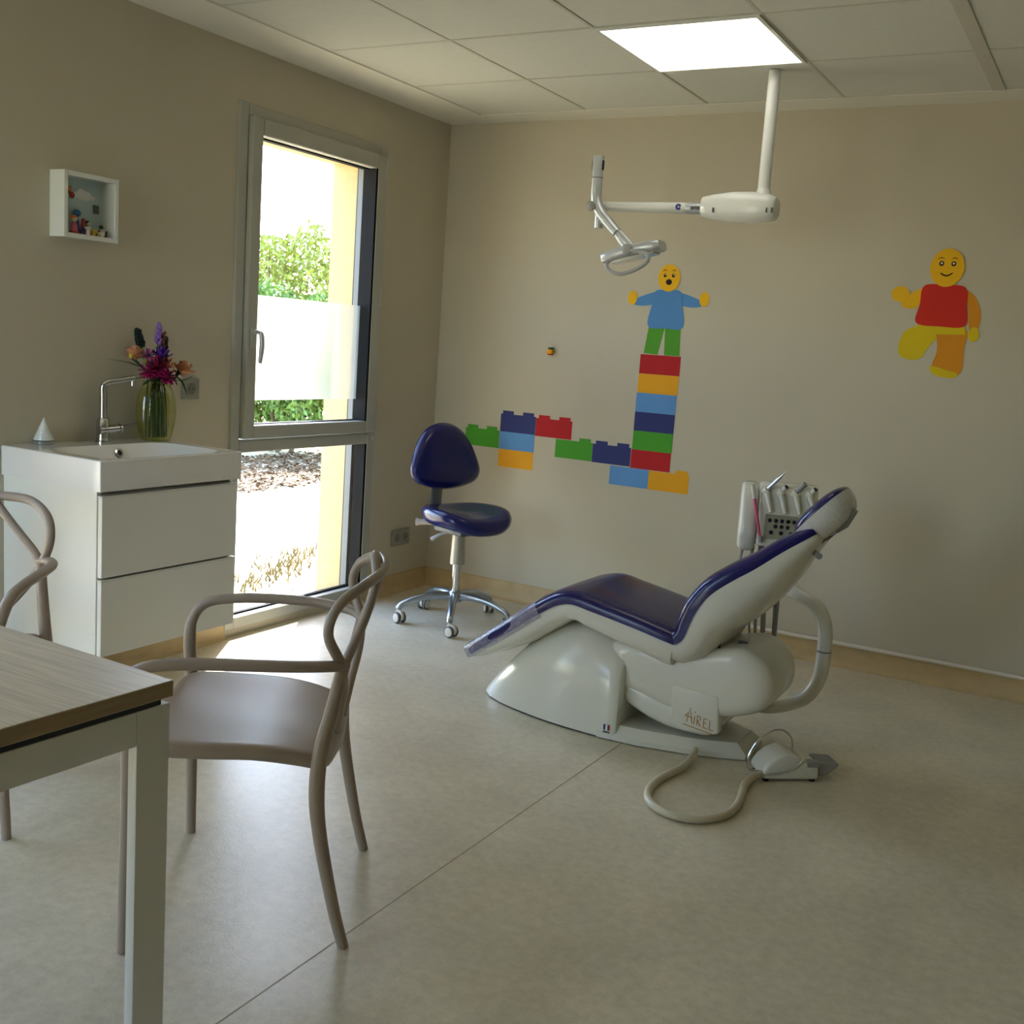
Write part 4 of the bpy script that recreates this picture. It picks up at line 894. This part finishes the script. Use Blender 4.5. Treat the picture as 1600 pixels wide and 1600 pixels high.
toy('violet toy figure with a round blue parasol', -2.342, .022, [('body', 'l', [(.012, 0), (.008, .03), (.006, .05)], mv), ('parasol', 'b', (0, 0, .072, (.012, .015, .013)), mb_)])
toy('slim red and violet toy figure', -2.322, .03, [('body', 'l', [(.010, 0), (.008, .03)], mv), ('top', 'l', [(.008, .03), (.006, .056)], mr_)])
toy('cream toy pedestal on a round foot', -2.322, .055, [('column', 'l', [(.008, 0), (.007, .02), (.012, .022), (.013, .028)], mc)], 'toy_pedestal')
toy('dark-haired toy figure with white collar', -2.298, .025, [('body', 'l', [(.012, 0), (.008, .026)], mv), ('collar', 'l', [(.008, .026), (.006, .032)], mc), ('head', 'b', (0, 0, .040, .009), mc), ('hair', 'b', (-.003, 0, .044, (.009, .011, .009)), M_black)])
toy('tiny yellow toy house', -2.294, .055, [('walls', 'x', (-.008, -.009, 0, .008, .009, .015), my), ('roof', 'l', [(.013, .0155), (.001, .026)], my), ('door', 'x', (.008, -.003, 0, .009, .003, .010), M_black)], 'toy_house')
toy('cream toy owl with big eyes', -2.265, .055, [('body', 'b', (0, 0, .010, (.010, .012, .010)), mc), ('eye', 'b', (.006, -.004, .017, .005), M_white), ('eye', 'b', (.006, .005, .017, .005), M_white)], 'toy_owl')
toy('small dark toy chest with a green plant', -2.243, .03, [('chest', 'x', (-.012, -.014, 0, .012, .014, .024), M_dleaf), ('lid', 'x', (-.013, -.015, .0245, .013, .015, .028), mc), ('plant', 'b', (0, -.004, .036, .008), M_leaf)], 'toy_chest')
toy('dark blue toy post at the end of the row', -2.405, .03, [('post', 'l', [(.008, 0), (.008, .03), (.005, .042)], mv), ('cap', 'b', (0, 0, .044, .006), my)], 'toy_post')
mg = mat('toy_balloon_red', (196, 84, 84), .4)
t = thing('toy_balloon', 'bunch of pastel paper balloons on the backing of the box frame', 'toy', (.01, -2.385, 1.69), TG)
for (y, z, m_) in ((-2.378, 1.772, my), (-2.365, 1.764, mo), (-2.355, 1.745, mr_), (-2.388, 1.742, mg), (-2.392, 1.725, mg), (-2.376, 1.756, M_leaf)): MB().ball((.012, y, z), (.005, .010, .011), 12, 8).obj('balloon', m_, t)

# ================================================================== GARDEN
gr = struct(MB().box((-24, -20, -.25), (-.276, 26, -.05)).box((-.276, -20, -.25), (14, YF-.201, -.05)).obj('ground', mat('dry_gravel_earth', (206, 192, 158), .95, var=.22, scale=5, bump=.4, bscale=40), smooth=0), 'pale dry gravel ground outside')
def leaf_mat(name, c): return mat(name, c, .55, var=.35, scale=6)
def foliage(n, c, r, s, seed, shell=.55):
    rnd = random.Random(seed); vs = []; fs = []
    for i in range(n):
        while True:
            p = Vector((rnd.uniform(-1, 1), rnd.uniform(-1, 1), rnd.uniform(-1, 1)))
            if shell < p.length < 1: break
        k = .82+.18*math.sin(5*p.x+seed)*math.cos(4*p.y+2*p.z+seed)
        q = Vector((c[0]+p.x*r[0]*k, c[1]+p.y*r[1]*k, c[2]+p.z*r[2]*k))
        m = Euler((rnd.uniform(0, 6.3), rnd.uniform(0, 6.3), rnd.uniform(0, 6.3))).to_matrix(); L = s*rnd.uniform(.7, 1.3)
        o = len(vs)
        for a in ((-.5, 0, 0), (0, .28, .05), (.5, 0, 0), (0, -.28, .05)): vs.append(q+m @ Vector(a)*L)
        fs.append((o, o+1, o+2, o+3))
    b = MB(); b.v = vs; b.f = fs; return b
LM = [leaf_mat('foliage_green', (96, 128, 52)), leaf_mat('foliage_yellow_green', (140, 150, 62)), leaf_mat('foliage_dark', (60, 92, 46)), mat('bark', (92, 76, 60), .9, var=.2, scale=20)]
def bush(label, c, r, n, s, m, seed, name='garden_shrub', trunk=False):
    t = thing(name, label, 'shrub' if not trunk else 'tree', (c[0], c[1], -.05), 'shrubs and trees outside the window')
    foliage(n, c, r, s, seed).obj('foliage', LM[m], t, smooth=0, kind='stuff')
    rnd = random.Random(seed); k = 5 if not trunk else 1
    for i in range(k):
        a = 2*PI*i/k; MB().tube([(c[0]+.12*math.cos(a)*(k > 1), c[1]+.12*math.sin(a)*(k > 1), -.06), (c[0]+r[0]*.4*math.cos(a)*(k > 1), c[1]+r[1]*.4*math.sin(a)*(k > 1), c[2]*.7), (c[0]+r[0]*.6*math.cos(a), c[1]+r[1]*.6*math.sin(a), c[2]+r[2]*.5)], [.05 if trunk else .025, .03 if trunk else .015, .008], 7).obj('trunk' if trunk else 'branch', LM[3], t)
bush('rounded mid-green shrub growing out of the dead leaves', (-5.1, 4.6, 1.0), (1.0, 1.05, 1.0), 9000, .085, 0, 1)
bush('dark shrub hidden largely by the ochre window reveal', (-5.0, 6.75, .95), (.9, 1.05, .95), 5000, .085, 2, 3)
bush('tall yellow-green shrub behind the rounded one', (-7.4, 7.3, 1.55), (1.2, 1.3, 1.5), 8000, .095, 1, 2)
bush('wide yellow-green shrub beyond the gravel on the basin side', (-7.6, 3.2, 1.2), (1.2, 1.35, 1.15), 6000, .09, 1, 4)
bush('slender dark green tree rising behind the shrubs', (-8.2, 10.1, 2.3), (.8, .8, 2.2), 6000, .11, 2, 5, 'garden_tree', True)
bush('broad pale green tree far behind the shrubs', (-11.5, 8.3, 2.9), (1.9, 1.9, 1.7), 7000, .12, 1, 6, 'garden_tree', True)
# leaf litter and dry tufts: nobody could count them
rnd = random.Random(11); b = MB()
for i in range(3500):
    x = rnd.uniform(-4.9, -3.1); y = rnd.uniform(1.9, 5.0); q = Vector((x, y, -.048+rnd.uniform(0, .02))); m = Euler((rnd.uniform(-.5, .5), rnd.uniform(-.5, .5), rnd.uniform(0, 6.3))).to_matrix(); L = rnd.uniform(.04, .09)
    b.add([q+m @ Vector(a)*L for a in ((-.5, 0, 0), (0, .25, .08), (.5, 0, 0), (0, -.25, .08))], [(0, 1, 2, 3)])
o = b.obj('leaf_litter', mat('dead_leaves', (104, 80, 52), .8, var=.35, scale=9), smooth=0, kind='stuff'); tag(o, 'brown dead leaves scattered under the shrubs outside', 'leaves')
b = MB()
for i in range(260):
    u = rnd.random(); x = -1.15+.5*u+rnd.gauss(0, .07); y = .35-1.0*u+rnd.gauss(0, .12)
    x = min(x, -.45); a = rnd.uniform(0, 6.3); h = rnd.uniform(.03, .09); w = .006; q = Vector((x, y, -.05)); s_ = Vector((math.cos(a), math.sin(a), 0)); ln = Vector((rnd.gauss(0, .4), rnd.gauss(0, .4), 1))*h
    b.add([q-s_*w, q+s_*w, q+ln], [(0, 1, 2)])
o = b.obj('dry_grass', mat('dry_grass_blades', (104, 96, 60), .8, var=.3), smooth=0, kind='stuff'); tag(o, 'dry grass tufts on the gravel just outside the window', 'grass')
